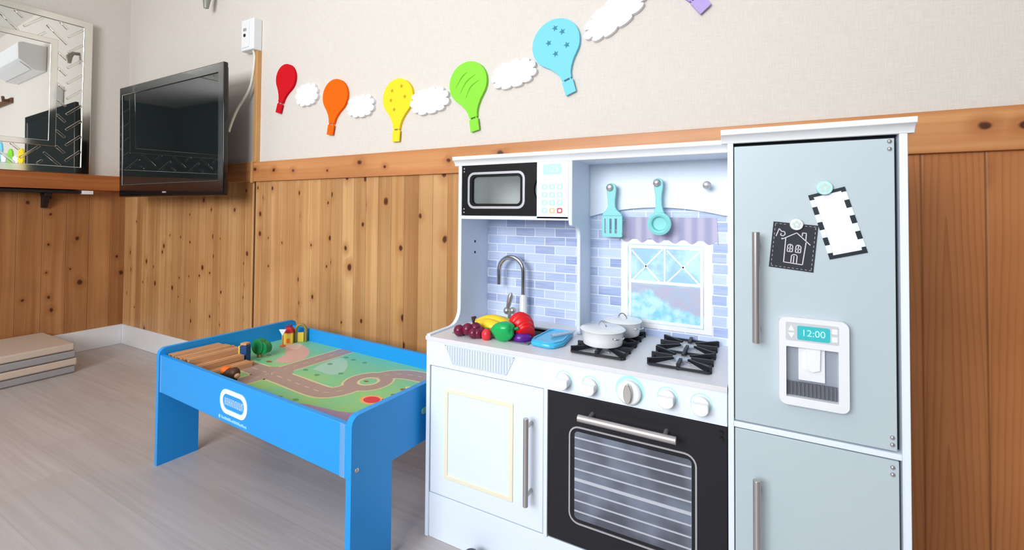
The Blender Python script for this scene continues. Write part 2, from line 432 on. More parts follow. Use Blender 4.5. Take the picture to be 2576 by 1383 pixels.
mk('baseboard_back',MB().box(0,3.5,-.008,.0,0,.127),M['base'],bev=.002,**ST)
mk('baseboard_left',MB().box(0,.008,-2.6,-.008,0,.127),M['base'],bev=.002,**ST)

# ---------------------------------------------------------------- left wall: shelf bar, mirror
sh=empty('wall_shelf',(.03,-.45,.96),'thin dark wall bar with black bracket under the ledge below the mirror','shelf')
mk('bar',MB().box(.0,.085,-1.6,-.25,.972,.988),M['shelfblk'],sh,.001)
mk('end_cap',MB().box(.06,.105,-.249,-.2,.968,.99),M['white'],sh,.002,label='pale end cap')
mk('bracket',MB().box(.0,.075,-.405,-.375,.952,.972).prism([(.0,.952),(.06,.952),(.022,.885),(.0,.885)],'y',-.402,-.378),M['shelfblk'],sh,.002)

my,ml=-.0203,.0008
mn=Vector((cos(my)*cos(ml),sin(my)*cos(ml),-sin(ml))); mo=Vector((.0347,-.2,1.1))
# mirror local frame: a along the wall towards the viewer, b up, c out of the glass
ma=Vector((sin(my),-cos(my),0)); ma=(ma-mn*ma.dot(mn)).normalized(); mbv=mn.cross(ma)*-1
if mbv.z<0: mbv=-mbv
MM=Matrix(((ma.x,mbv.x,mn.x,mo.x),(ma.y,mbv.y,mn.y,mo.y),(ma.z,mbv.z,mn.z,mo.z),(0,0,0,1)))
mir=empty('wall_mirror',(.05,-.55,1.09),'large mirror with a woven lattice frame standing on the wood ledge','mirror')
AW,B0,B1=1.02,-.008,.935
def mpart(name,mb,m,**k): return mk(name,mb.xf(MM),m,mir,**k)
mpart('backing_board',MB().box(0,AW,B0,B1,-.013,-.003),M['board'])
mpart('glass',MB().box(.002,AW-.002,B0+.002,B1-.002,-.003,0),M['mirror'])
def frame(x0,x1,z0,z1,t,d0,d1):
    o=[(x0,z0),(x1,z0),(x1,z1),(x0,z1)]; i=[(x0+t,z0+t),(x1-t,z0+t),(x1-t,z1-t),(x0+t,z1-t)]
    return MB().ring(o,i,'z',d0,d1)
mpart('outer_border',frame(0,AW,B0,B1,.042,0,.006),M['mirrorbar'],bev=.003)
mpart('inner_border',frame(.155,AW-.155,B0+.155,B1-.155,.032,0,.005),M['mirrorbar'],bev=.002)
lat=MB(); i0,i1=.042,.155
def inband(a,b): return (i0<=a<=AW-i0 and B0+i0<=b<=B1-i0) and not (i1<a<AW-i1 and B0+i1<b<B1-i1)
s_,W_=.066,.0125
for i in range(-45,46):
    for j in range(-45,46):
        d4=(i-j)%4
        if d4==0: p,q=(i+.04,j+.5),(i+1.96,j+.5)
        elif d4==3: p,q=(i+.5,j+.04),(i+.5,j+1.96)
        else: continue
        pts=[]
        for t in range(17):
            u_,v_=(p[0]+(q[0]-p[0])*t/16)*s_,(p[1]+(q[1]-p[1])*t/16)*s_
            pts.append(((u_-v_)*.7071+AW/2,(u_+v_)*.7071+.46))
        s0=None
        for t,v in enumerate([inband(*pt) for pt in pts]+[False]):
            if v and s0 is None: s0=t
            if not v and s0 is not None:
                if t-1>s0: lat.seg(pts[s0],pts[t-1],W_,'z',0,.004)
                s0=None
mpart('lattice',lat,M['mirrorbar'],bev=.0016,seg=1)

# ---------------------------------------------------------------- television
TVY=-.179
tv=empty('television',(.9,-.15,.95),'black flat television mounted on the wall beside the mirror','television')
TM=Matrix.Translation((0,TVY,1.25))@Matrix.Rotation(radians(.9),4,'X')@Matrix.Translation((0,-TVY,-1.25))
def tvp(name,mb,m,**k): return mk(name,mb.xf(TM),m,tv,**k)
x0,x1,z0,z1=.374,1.437,.949,1.592
o_,i_=[(x0,z0),(x1,z0),(x1,z1),(x0,z1)],[(x0+.036,z0+.075),(x1-.05,z0+.075),(x1-.05,z1-.05),(x0+.036,z1-.05)]
tvp('bezel',MB().ring(o_,i_,'y',TVY,TVY+.022),M['tvbez'],bev=.005,seg=3)
tvp('screen',MB().box(x0+.03,x1-.045,TVY+.004,TVY+.012,z0+.07,z1-.045),M['screen'])
tvp('back_housing',MB().box(x0+.015,x1-.02,TVY+.018,TVY+.036,z0+.015,z1-.015).box(x0+.2,x1-.2,TVY+.036,TVY+.07,z0+.12,z1-.12),M['black'],bev=.006)
tvp('badge',MB().prism(rrect(.868,.908,.969,.977,.0035),'y',TVY-.001,TVY),M['silver'])
tvp('wall_bracket',MB().box(.82,.98,-.115,-.02,1.2,1.3).box(.78,1.02,-.02,.001,1.15,1.38),M['black'])
# socket box, cord
sb=empty('socket_box',(1.378,0,1.70),'white surface mounted socket box above the pale wood strip','socket')
mk('box',MB().box(1.326,1.432,-.04,.006,1.70,1.862),M['white'],sb,.005,3)
mk('face_plate',MB().prism(rrect(1.334,1.396,1.715,1.847,.004),'y',-.043,-.04),M['white'],sb,.001)
mk('jack',MB().lathe([(.0085,0),(.0085,.003)],(1.362,-.043,1.778),16,0,'y'),M['black'],sb)
mk('switch',MB().prism(rrect(1.35,1.376,1.80,1.815,.003),'y',-.0455,-.043),M['silver'],sb,.001)
pth=[(1.40,-.02,1.705),(1.412,-.02,1.66),(1.40,-.022,1.56),(1.385,-.028,1.50),(1.36,-.04,1.45),(1.345,-.06,1.40),(1.35,-.09,1.33),(1.355,-.11,1.27)]
def smooth(P,n=8):
    out=[]
    for i in range(len(P)-1):
        p0,p1,p2,p3=[Vector(P[max(0,min(len(P)-1,i+d))]) for d in (-1,0,1,2)]
        for k in range(n):
            t=k/n; out.append(.5*((2*p1)+(p2-p0)*t+(2*p0-5*p1+4*p2-p3)*t*t+(3*p1-p0-3*p2+p3)*t**3))
    out.append(Vector(P[-1])); return out
mk('power_cord',MB().tube(smooth(pth),.0065,10),M['cordw'],label='white cord running from the socket box down behind the television',cat='cord')
mk('wall_hook',MB().tube([(1.013,.006,2.075),(1.013,-.03,2.07),(1.015,-.05,2.04),(1.011,-.05,1.99)],[.012,.014,.02,.012],12),mat('hook_grey',(150,152,140),.4,.3),label='small grey hook hanging from the wall above the television',cat='hook')
# air conditioner over the kitchen, seen in the mirror
ac=empty('air_conditioner',(2.19,0,2.05),'white wall air conditioner reflected in the lattice mirror','air conditioner')
mk('housing',MB().prism([(.006,2.05),(-.07,2.05),(-.165,2.12),(-.17,2.25),(-.145,2.265),(.006,2.265)],'x',1.762,2.58),M['white'],ac,.006,3)
mk('louver',MB().prism([(-.148,2.1045),(-.08,2.0545),(-.082,2.052),(-.150,2.102)],'x',1.80,2.54),M['base'],ac)
mk('coat_hook',MB().tube([(2.76,.0,1.915),(2.76,-.05,1.91),(2.73,-.06,1.94)],[.02,.016,.012],10).box(2.70,3.30,-.012,.006,1.89,1.94),M['walnut'],label='brown wooden coat hook reflected in the mirror near its edge',cat='hook')  # brown coat hook on its bar, out of direct view, only reflected

# ---------------------------------------------------------------- stacked floor mats
random.seed(3)
mats=[('bottom grey floor mat, lowest of the stack by the left wall',M['matgrey'],.008,.445,-.370),('beige floor mat second from the bottom of the stack',M['matbeige'],.014,.452,-.366),('grey floor mat directly under the topmost beige mat',M['matgrey'],.011,.452,-.372),('beige floor mat lying on top of the stack',M['matbeige'],.014,.452,-.378)]
zz=0
for lb,m,xa,xb,ye in mats:
    mk('floor_mat',MB().box(xa,xb,-1.4,ye,zz+.001,zz+.039),m,at=(.2,-.9,zz),bev=.008,seg=3,label=lb,cat='mat',group='floor mats stacked by the left wall'); zz+=.0405

# ---------------------------------------------------------------- bunting on the back wall
def balloon(color,c,Rr,base,label,hid=False):
    """c: centre of the envelope, base: middle of the basket's lower edge (x,z on the wall)"""
    ax=Vector((c[0]-base[0],c[1]-base[1])); L=ax.length; an=math.atan2(-ax.x,ax.y)
    lab=empty('hanging_balloon',(base[0],-.004,base[1]),label,'balloon','felt balloons on the wall')
    def tr(p): return (base[0]+p[0]*cos(an)-p[1]*sin(an),base[1]+p[0]*sin(an)+p[1]*cos(an))
    bw=.020; neck=.045
    pts=[]
    n=40
    a_end=radians(52)
    for i in range(n+1):
        a=-pi/2+a_end+(2*pi-2*a_end)*i/n
        rr=Rr*(1+.02*cos(2*a))
        pts.append((rr*cos(a),L+rr*sin(a)))
    # right side starts near the bottom and runs round the top to the left; then the neck
    xe,ze=pts[-1]
    for t in (.3,.55,.78,1): 
        pts.append((xe+( -bw*.85-xe)*(1-(1-t)**1.8), ze+(neck+.008-ze)*t))
    xs_,zs_=pts[0]
    tail=[]
    for t in (.3,.55,.78,1): tail.append((xs_+(bw*.85-xs_)*(1-(1-t)**1.8), zs_+(neck+.008-zs_)*t))
    pts+=tail[::-1]
    mk('envelope',MB().prism([tr(p) for p in pts],'y',-.007,.0062),M['felt'][color],lab,.001)
    mk('basket',MB().prism([tr(p) for p in [(-bw,.0),(bw*.9,.001),(bw,neck+.001),(-bw*.95,neck+.001)]],'y',-.0075,-.0015).seg(tr((-bw*.6,neck-.008)),tr((-bw*.6,neck+.012)),.004,'y',-.006,-.002).seg(tr((bw*.6,neck-.008)),tr((bw*.6,neck+.012)),.004,'y',-.006,-.002),M['felt'][color],lab)
    return lab,tr,L
star=[]
def starpts(cx,cz,r,a0=0): return [(cx+(r if k%2==0 else r*.42)*cos(a0+pi/2+k*pi/5),cz+(r if k%2==0 else r*.42)*sin(a0+pi/2+k*pi/5)) for k in range(10)]
balloon('red',(1.642,1.528),.072,(1.590,1.362),'red felt hot air balloon nearest the television')
balloon('orange',(1.995,1.400),.079,(1.966,1.225),'orange felt hot air balloon on the wall')
b,tr,L=balloon('yellow',(2.371,1.351),.080,(2.365,1.167),'yellow felt hot air balloon with star cut-outs')
for p in ((-.03,.03),(.02,.045),(-.035,-.01),(.04,.0),(-.015,-.05)): mk('star',MB().prism([tr((q[0],q[1])) for q in starpts(p[0],L+p[1],.010)],'y',-.0075,-.006),M['felt']['yellowdk'],b)
b,tr,L=balloon('green',(2.720,1.366),.083,(2.756,1.181),'lime green felt hot air balloon with curved slits')
for k,(p,q,r) in enumerate((((-.055,-.002),(-.02,.03),(.005,.04)),((-.04,-.03),(-.005,.005),(.04,.02)),((-.018,-.055),(.01,-.02),(.05,-.006)))):
    s=MB(); P=smooth([(p[0],0,p[1]),(q[0],0,q[1]),(r[0],0,r[1])],5); P=[tr((v.x,L+v.z)) for v in P]
    for a_,(u_,v_) in enumerate(zip(P,P[1:])): s.seg(u_,v_,.0045*(1-abs(a_-4.5)/6),'y',-.0075,-.006)
    mk('slit',s,M['felt']['greendk'],b)
b,tr,L=balloon('blue',(3.078,1.455),.086,(3.136,1.277),'light blue felt hot air balloon with five star cut-outs')
for p in ((.025,.05),(-.012,.012),(.045,.026),(.0,-.035),(.046,-.025)): mk('star',MB().prism([tr((q[0]-.01,q[1])) for q in starpts(p[0],L+p[1],.012)],'y',-.0075,-.006),M['felt']['bluedk'],b)
balloon('purple',(3.425,1.640),.086,(3.5525,1.4745),'lilac felt balloon whose basket hangs above the refrigerator')
def cloud(c,w_,h_,rot,label,seed):
    rnd=random.Random(seed); nb=11; pts=[]; N=nb*9
    amp=[.9+.25*rnd.random() for _ in range(nb)]
    for i in range(N):
        a=2*pi*i/N; k=int(i/9); t=(i%9)/9
        rr=1-.13+ .17*amp[k]*math.sqrt(max(0,1-(2*t-1)**2))
        x,z=rr*w_/2*cos(a),rr*h_/2*sin(a)*(1+.12*cos(2*a))
        x+=.08*w_*0
        pts.append((c[0]+x*cos(rot)-z*sin(rot),c[1]+x*sin(rot)+z*cos(rot)))
    mk('hanging_cloud',MB().prism(pts,'y',-.009,.0062),M['felt']['white'],at=(c[0],-.005,c[1]),bev=.001,label=label,cat='cloud',group='felt clouds on the wall')
cloud((1.803,1.428),.155,.118,0,'white felt cloud between the red and orange balloons',1)
cloud((2.158,1.337),.160,.108,0,'white felt cloud between the orange and yellow balloons',2)
cloud((2.537,1.318),.190,.115,.05,'white felt cloud between the yellow and green balloons',3)
cloud((2.916,1.374),.180,.108,.12,'white felt cloud between the green and blue balloons',4)
cloud((3.282,1.515),.220,.110,.55,'white felt cloud above the right of the blue balloon',5)

# ---------------------------------------------------------------- toy kitchen
XL,XR,YF,YU,YB,ZT=2.880,3.6268,-.43,-.287,-.13,.54
kit=empty('play_kitchen',(3.25,-.28,0),'white wooden toy kitchen with microwave, sink, stove and black oven','toy kitchen')
K=lambda n,mb,m,p=None,**k: mk(n,mb,m,p or kit,**k)
def arc(cx,cz,r,a0,a1,n=6): return [(cx+r*cos(radians(a0+(a1-a0)*i/n)),cz+r*sin(radians(a0+(a1-a0)*i/n))) for i in range(n+1)]
side=[(-.118,0),(YF,0),(YF,.545)]+arc(-.332,.590,.045,-90,0)+[(YU,1.03),(-.118,1.03)]
K('side_panel',MB().prism(side,'x',XL,XL+.012),M['kitchen'],bev=.002)
K('screw_hole',MB().cyl((2.8915,-.21,.786),(2.8926,-.21,.786),.004,n=12),M['darkgap'])
K('screw_hole',MB().cyl((2.8915,-.21,.752),(2.8926,-.21,.752),.004,n=12),M['darkgap'])
div=[(-.118,.541),(-.218,.541),(-.222,.55),(-.222,.815)]+[(-.224,.825),(-.232,.836),(-.245,.842)]+[(-.275,.842),(-.283,.846),(YU,.855),(YU,1.03),(-.118,1.03)]
K('divider',MB().prism(div,'x',3.237,3.2475),M['kitchen'],bev=.002)
K('back_panel',MB().box(XL,XR,-.118,-.108,0,1.03),M['kitchen'])
K('backsplash',MB().box(XL+.012,XR,YB,-.118,ZT,1.03),M['brick'],label='backsplash printed with pale blue bricks')
# base
K('base_cabinet',MB().box(XL+.012,XR,YF+.004,YF+.016,0,.118).box(XL+.012,XR,YF,-.118,.462,.470).box(3.2325,3.2425,YF,-.13,.118,.462).box(XL+.012,XR,-.13,-.118,0,.53).box(XL+.012,3.2325,YF+.03,YF+.034,.118,.462,1).box(3.2425,XR,YF+.03,YF+.034,.118,.462,1),[M['kitchen'],M['darkgap']],bev=.001)
K('control_apron',MB().box(XL+.012,XR,YF,YF+.014,.468,.532),M['kitchen'],bev=.0015)
sx0,sx1,sy0,sy1=2.935,3.158,-.372,-.215
ct=MB()
ct.box(XL,sx0,YF-.004,YB,.53,ZT).box(sx1,XR,YF-.004,YB,.53,ZT).box(sx0,sx1,YF-.004,sy0,.53,ZT).box(sx0,sx1,sy1,YB,.53,ZT)
K('countertop',ct,M['counter'],label='pale worktop')
sk=MB(); sk.ring([(sx0-.006,sy0-.006),(sx1+.006,sy0-.006),(sx1+.006,sy1+.006),(sx0-.006,sy1+.006)],[(sx0+.006,sy0+.006),(sx1-.006,sy0+.006),(sx1-.006,sy1-.006),(sx0+.006,sy1-.006)],'z',.535,.543)
sk.box(sx0,sx1,sy0,sy1,.482,.486).box(sx0-.002,sx0+.006,sy0,sy1,.486,.54).box(sx1-.006,sx1+.002,sy0,sy1,.486,.54).box(sx0,sx1,sy0-.002,sy0+.006,.486,.54).box(sx0,sx1,sy1-.006,sy1+.002,.486,.54)
K('sink_basin',sk,M['sink'],label='grey sink basin')
# vent grille
vg=MB(); vt=[(2.944,.5235),(3.1535,.5225),(3.1305,.4765),(2.970,.4765)]
vg.poly(vt+vt[:1],.003,'y',YF-.0015,YF)
for k in range(26):
    x=2.950+k*.0079; zb_=.4775 if 2.970<=x<=3.1305 else (.5235-(x-2.944)/.026*.046 if x<2.970 else .4765+(x-3.1305)/.023*.046)
    if .522-zb_>.006: vg.box(x-.0022,x+.0022,YF-.0018,YF,zb_,.522)
K('vent_grille',vg,mat('grille_grey',(206,216,228),.5))
# knobs
def small_knob(x,z):
    r_=MB().ring(circ(x,z,.0205),circ(x,z,.0185),'y',YF-.0006,YF+.0005)
    K('dial_ring',r_,M['teal'])
    kb=MB(); kb.prism(circ(x,z-.001,.0165,28),'y',YF-.010,YF)
    D=[(x+.0165*cos(a),z-.001+.0165*sin(a)) for a in [radians(200+i*(340-200)/12) for i in range(13)]]+[(x+.0150,z+.006),(x-.0150,z+.006)]
    kb.prism(D,'y',YF-.024,YF-.009)
    K('knob',kb,M['white'],bev=.0015)
for x,z in ((3.285,.493),(3.348,.492),(3.514,.499),(3.579,.498)): small_knob(x,z)
xk,zk=3.436,.495
K('dial_ring',MB().ring(circ(xk,zk+.002,.031),circ(xk,zk+.002,.024),'y',YF-.0006,YF+.0005),M['teal'])
bk=K('knob',MB().lathe([(.0255,0),(.0255,.010),(.022,.013)],(xk,YF,zk-.001),36,0,'y'),M['white'],bev=.001,label='large oven dial')
K('pointer',MB().prism([(xk+.0085*cos(a),zk+.001+.0205*sin(a)) for a in [2*pi*i/24 for i in range(24)]],'y',YF-.023,YF-.012),M['steel2'],bk,bev=.001,label='silver pointer bar')
# cabinet door
cd=K('cabinet_door',MB().box(2.8945,3.2305,YF+.003,YF+.015,.121,.4595),M['kitchen'],bev=.0015)
K('door_moulding',MB().ring([(2.943,.170),(3.150,.170),(3.150,.408),(2.943,.408)],[(2.953,.180),(3.140,.180),(3.140,.398),(2.953,.398)],'y',YF+.0005,YF+.0035),M['cream'],cd,bev=.001,label='cream outline')
def bar_v(name,x,z0,z1,par,off=.028,r=.0065):
    b=MB().cyl((x,YF-off,z0),(x,YF-off,z1),r,n=20)
    for z in (z0+.022,z1-.022): b.cyl((x,YF-off,z),(x,YF+.004,z),.0045,n=12)
    return K(name,b,M['steel'],par,bev=.0008)
bar_v('door_handle',3.2,.192,.396,cd)
# oven door
od=K('oven_door',MB().box(3.2445,3.6265,YF+.003,YF+.015,.121,.460),M['charcoal'],bev=.0015)
ox0,ox1,oz0,oz1=3.296,3.571,.172,.392
O_=rrect(ox0,ox1,oz0,oz1,.024); I_=rrect(ox0+.0035,ox1-.0035,oz0+.0035,oz1-.0035,.0205)
K('window_outline',MB().ring(O_,I_,'y',YF+.001,YF+.0035),M['silver'],od,label='silver outline')
K('window_pane',MB().prism(rrect(ox0+.014,ox1-.010,oz0+.012,oz1-.012,.008),'y',YF+.0015,YF+.0035),M['ovenpane'],od,label='grey glass pane')
rk=MB()
for k in range(8):
    z=.3665-k*.0235; h=.0016 if k!=4 else .0034
    rk.box(ox0+.0145,ox1-.0105,YF+.0003,YF+.002,z-h,z+h)
K('oven_rack',rk,mat('rack_silver',(196,200,212),.3,.3),od,label='pale rack wires')
hb=MB().cyl((3.329,YF-.03,.4265),(3.536,YF-.03,.4265),.0078,n=20)
for x in (3.352,3.512): hb.cyl((x,YF-.03,.4265),(x,YF+.004,.4265),.005,n=12)
K('door_handle',hb,M['steel'],od,bev=.0008)
for z in (.448,.436): K('rivet',MB().cyl((3.616,YF+.004,z),(3.616,YF-.001,z),.0036,n=10),M['black'],od)
# upper cabinet
K('microwave_cabinet',MB().box(XL+.012,3.237,YU,-.118,.858,.868).box(3.140,3.143,YU+.012,-.13,.868,1.02).box(XL+.012,3.140,-.14,-.13,.868,1.02,1).box(XL+.0121,XL+.0135,YU+.014,-.14,.868,1.02,1).box(XL+.012,XR,YU+.004,-.118,1.02,1.03),[M['kitchen'],M['mwin']],bev=.0008)
arcn=arc(3.181,.943,.047,180+37.5,180-37.5,10)
mo_=[(2.8945,.8695),(3.1415,.8695)]+arcn+[(3.1415,1.0185),(2.8945,1.0185)]
mi_=rrect(2.931,3.092,.903,.984,.012)
a_,b_=matched(mo_,mi_)
md=K('microwave_door',MB().ring(a_,b_,'y',YU,YU+.012),M['mwblack'])
O_=rrect(2.915,3.107,.889,.997,.022); I_=rrect(2.922,3.100,.896,.990,.016)
K('window_outline',MB().ring(O_,I_,'y',YU-.001,YU+.001),M['silver'],md,label='silver outline')
K('window_pane',MB().prism(rrect(2.932,3.091,.904,.983,.011),'y',YU+.007,YU+.009),M['mwglass'],md,label='clear pane')
for z in (.878,.888,1.0,1.009): K('rivet',MB().cyl((2.902,YU+.002,z),(2.902,YU-.0008,z),.0022,n=10),M['silver'],md)
mp=K('control_panel',MB().box(3.1435,3.237,YU,YU+.012,.862,1.02),M['kitchen'],bev=.001)
K('display',MB().prism(rrect(3.163,3.216,.983,1.011,.003),'y',YU-.0008,YU),M['teal'],mp,label='aqua clock display')
K('digits',text_mb('1:23',.024,3.1895,.9965,YU-.0008),mat('digit_white',(236,250,252),.5),mp,label='pale digits')
for r_ in range(4):
    for c_ in range(3):
        col=M['teal'] if not (r_==3 and c_>0) else (mat('button_yellow',(214,200,130),.5) if c_==1 else mat('button_red',(206,60,70),.5))
        x=3.167+c_*.0225; z=.949-r_*.0215
        K('button',MB().ring(rrect(x-.0075,x+.0075,z-.007,z+.007,.003),rrect(x-.0045,x+.0045,z-.004,z+.004,.002),'y',YU-.001,YU),col,mp)
bp=MB()
for c_ in range(3): bp.box(3.160+c_*.0225,3.172+c_*.0225,YU-.0006,YU,.968,.971)
K('printed_line',bp,mat('pale_pink',(236,206,214),.5),mp)
# crown
cr=[(YU+.012,1.018),(YU-.001,1.018),(YU-.003,1.024),(YU-.009,1.031),(YU-.016,1.035),(YU-.017,1.045),(-.108,1.045),(-.108,1.03),(YU+.012,1.03)]
K('crown_moulding',MB().prism(cr,'x',XL-.012,XR-.001),M['crownw'],bev=.001)
# header board with shallow arch
hd=[(3.2475,.868)]+[(3.2475+(3.628-3.2475)*t,.868+.0265*(1-(2*t-1)**2)) for t in [i/16 for i in range(1,16)]]+[(3.628,.872),(3.628,1.03),(3.2475,1.03)]
K('header_board',MB().prism(hd,'y',-.142,YB),M['kitchen'],bev=.001)
for x,z in ((3.316,.950),(3.4445,.960),(3.568,.9515)):
    K('hook',MB().lathe([(.0075,0),(.004,.006),(.004,.022),(.0085,.026),(.0105,.031),(.0085,.037),(.002,.0395)],(x,-.142,z),20,0,'y'),M['steel'],label='silver peg')
# printed window on the backsplash
pw=K('printed_window',MB().box(3.345,3.57,YB-.0006,YB+.001,.566,.80),M['view'],label='printed window view')
wf=MB(); yy=(YB-.0014,YB-.0002)
y1_=(YB-.0012,YB-.0002); y2_=(YB-.0016,YB-.0003)
wf.ring([(3.338,.562),(3.577,.562),(3.577,.806),(3.338,.806)],[(3.357,.574),(3.557,.574),(3.557,.792),(3.357,.792)],'y',*y1_)
wf.ring([(3.360,.576),(3.555,.576),(3.555,.790),(3.360,.790)],[(3.367,.584),(3.548,.584),(3.548,.781),(3.367,.781)],'y',*y2_)
wf.box(3.367,3.548,YB-.0015,YB-.0003,.684,.692); wf.box(3.4555,3.4595,YB-.0013,YB-.0003,.692,.781)
for p,q in (((3.368,.69),(3.452,.78)),((3.368,.775),(3.445,.69)),((3.463,.69),(3.547,.778)),((3.463,.778),(3.547,.69))): wf.seg(p,q,.004,'y',YB-.0011,YB-.0003)
K('window_lines',wf,mat('print_cream',(240,238,240),.45),pw,label='printed cream frame')
va=[(3.356,.868),(3.356,.80)]+[(3.356+(3.592-3.356)*t,.800+.008*sin(t*2*pi*4.5)) for t in [i/40 for i in range(1,40)]]+[(3.592,.797),(3.592,.868)]
va=[(3.332,.80)]+[(3.332+.26*t,.803+.006*math.cos(t*2*pi*6)) for t in [i/48 for i in range(1,48)]]+[(3.592,.797),(3.588,.868),(3.352,.868)]
K('valance',MB().prism(va,'y',YB-.0022,YB-.0004),M['valance'],pw,label='printed mauve valance')
# faucet
fa=K('faucet',MB().lathe([(.016,0),(.0155,.006),(.0115,.012),(.0115,.075),(.0085,.085)],(3.044,-.168,ZT),24),M['enamel'],label='faucet with white base')
cxf,rf=3.0005,.0435
gp=[(3.044,-.168,.62),(3.044,-.168,.66),(3.044,-.168,.695)]+[(cxf+rf*cos(radians(a)),-.168,.695+rf*sin(radians(a))) for a in range(15,181,15)]+[(2.957,-.168,.67),(2.957,-.168,.650)]
K('spout',MB().tube(gp,.0072,16),M['steel2'],fa,label='silver gooseneck spout')
K('lever',MB().sph((2.999,-.19,.575),.0115,16,10).sph((3.019,-.19,.5775),.0105,16,10).cyl((3.008,-.19,.54),(3.008,-.19,.575),.006,n=14).tube([(3.000,-.19,.578),(3.006,-.192,.598),(3.013,-.194,.622),(3.016,-.195,.632)],[.005,.0075,.009,.003],14),M['steel'],fa,label='silver lever')
# stove
for gx in (3.344,3.527):
    for by in (-.317,-.203):
        K('burner',MB().prism([(gx+(.030 if k%2==0 else .017)*cos(k*pi/8),by+(.030 if k%2==0 else .017)*sin(k*pi/8)) for k in range(16)],'z',ZT,ZT+.003).lathe([(.016,0),(.0155,.005),(.008,.0065)],(gx,by,ZT+.003),20),mat('burner_silver',(186,192,202),.35,.4),bev=.0006,label='pale silver burner')
    g_=MB(); hx=.061
    ys=[-.379,-.26,-.141]
    for s_ in (-1,1): g_.box(gx+s_*hx-.003,gx+s_*hx+.003,-.379,-.141,ZT+.002,ZT+.007)
    for y in ys: g_.box(gx-hx,gx+hx,y-.003,y+.003,ZT+.002,ZT+.007)
    def fin(x,y,bx,by):
        d=Vector((bx-x,by-y,0)); l=d.length; d/=l; n_=Vector((-d.y,d.x,0))*.0034
        p=Vector((x,y,0)); e=p+d*(l-.016)
        q=p-d*.006
        vs=[]
        for s_ in (1,-1):
            vs+=[q+n_*s_+Vector((0,0,ZT)),e+n_*s_+Vector((0,0,ZT+.009)),e+n_*s_+Vector((0,0,ZT+.0135)),q+n_*s_+Vector((0,0,ZT+.0145))]
        g_.add(vs,[(0,1,2,3),(4,5,6,7),(0,1,5,4),(1,2,6,5),(2,3,7,6),(3,0,4,7)])
    for by in (-.317,-.203):
        for s_ in (-1,1):
            for dy in (-.05,0,.05): fin(gx+s_*hx,by+dy,gx+s_*.004,by+dy*.1)
        fin(gx,by-.056,gx,by); fin(gx,by+.056,gx,by)
    K('burner_grate',g_,M['grate'],bev=.0006)

# ---------------------------------------------------------------- toy refrigerator
FX0,FX1=3.628,3.9045
fr=empty('toy_refrigerator',(3.766,-.28,0),'tall toy refrigerator with silver doors and white frame','toy refrigerator')
Q=lambda n,mb,m,p=None,**k: mk(n,mb,m,p or fr,**k)
Q('cabinet',MB().box(FX0,FX0+.0105,YF,-.118,0,1.02).box(FX1-.0115,FX1,YF,-.118,0,1.02).box(FX0+.0105,FX1-.0115,-.128,-.118,0,1.02).box(FX0+.0105,FX1-.0115,YF+.02,YF+.024,0,1.02,1).box(FX0+.0105,FX1-.0115,YF,-.128,.466,.4765).box(FX0+.0105,FX1-.0115,YF,-.128,0,.05).box(FX0,FX1,YF+.002,-.118,1.02,1.03),[M['kitchen'],M['darkgap']],bev=.0012)
cr=[(YF+.01,1.018),(YF-.001,1.018),(YF-.003,1.023),(YF-.010,1.030),(YF-.018,1.033),(YF-.019,1.043),(-.330,1.043),(-.330,1.03),(YF+.01,1.03)]
Q('crown_moulding',MB().prism(cr,'x',FX0-.011,FX1+.009).box(FX0+.0005,FX1+.007,-.330,-.112,1.0305,1.043),M['crownw'],bev=.001)
ud=Q('upper_door',MB().box(FX0+.012,FX1-.0175,YF+.002,YF+.014,.479,1.0115),M['fridge'],bev=.0012)
ld=Q('lower_door',MB().box(FX0+.012,FX1-.0155,YF+.002,YF+.014,.053,.4635),M['fridge'],bev=.0012)
def bar_f(x,z0,z1,par):
    b=MB().cyl((x,YF-.028,z0),(x,YF-.028,z1),.0066,n=20)
    for z in (z0+.025,z1-.025): b.cyl((x,YF-.028,z),(x,YF+.004,z),.0045,n=12)
    Q('door_handle',b,M['steel'],par,bev=.0008)
bar_f(3.677,.640,.846,ud); bar_f(3.677,.170,.388,ld)
for par,zs in ((ud,(1.006,.993)),(ud,(.502,.490)),(ld,(.452,.440))):
    for z in zs: Q('rivet',MB().sph((3.880,YF+.001,z),(.0036,.003,.0036),12,8),M['steel'],par,label='silver rivet')
# dispenser
dp=Q('water_dispenser',MB().ring(*matched(rrect(3.714,3.8195,.533,.6915,.012),[(3.7255,.548),(3.804,.548),(3.804,.6385),(3.7255,.6385)]),'y',YF-.016,YF+.002),M['dispw'],ud,bev=.002,seg=2,label='white water dispenser surround')
# the ring leaves one opening; the upper bar carries the display
Q('alcove',MB().box(3.7255,3.804,YF+.0005,YF+.0015,.548,.6385).box(3.745,3.785,YF-.006,YF+.001,.578,.6385,1),[mat('alcove_silver',(168,176,188),.35,.4),M['dispw']],ud,label='silver dispenser alcove')
Q('dispenser_lever',MB().prism([(3.756,.6385),(3.778,.6385),(3.777,.600),(3.7665,.596),(3.757,.600)],'y',YF-.012,YF-.006),M['white'],ud,label='white lever')
dg=MB().box(3.7255,3.804,YF-.004,YF+.001,.548,.5725)
for k in range(13): dg.cyl((3.7285+k*.0060,YF-.004,.549),(3.7285+k*.0060,YF-.004,.572),.0024,n=8)
Q('drip_tray',dg,mat('drip_grey',(112,116,126),.4,.3),ud,label='ribbed grey drip tray')
Q('display_recess',MB().prism(rrect(3.7245,3.8045,.650,.683,.003),'y',YF-.0166,YF-.016),mat('recess_grey',(200,204,208),.4),ud)
Q('clock_display',MB().prism(rrect(3.7425,3.7915,.653,.678,.003),'y',YF-.0174,YF-.0166),M['tealdk'],ud,label='teal clock display')
Q('digits',text_mb('12:00',.0165,3.767,.6655,YF-.0174),mat('digit_pale',(190,246,246),.5),ud,label='pale digits')
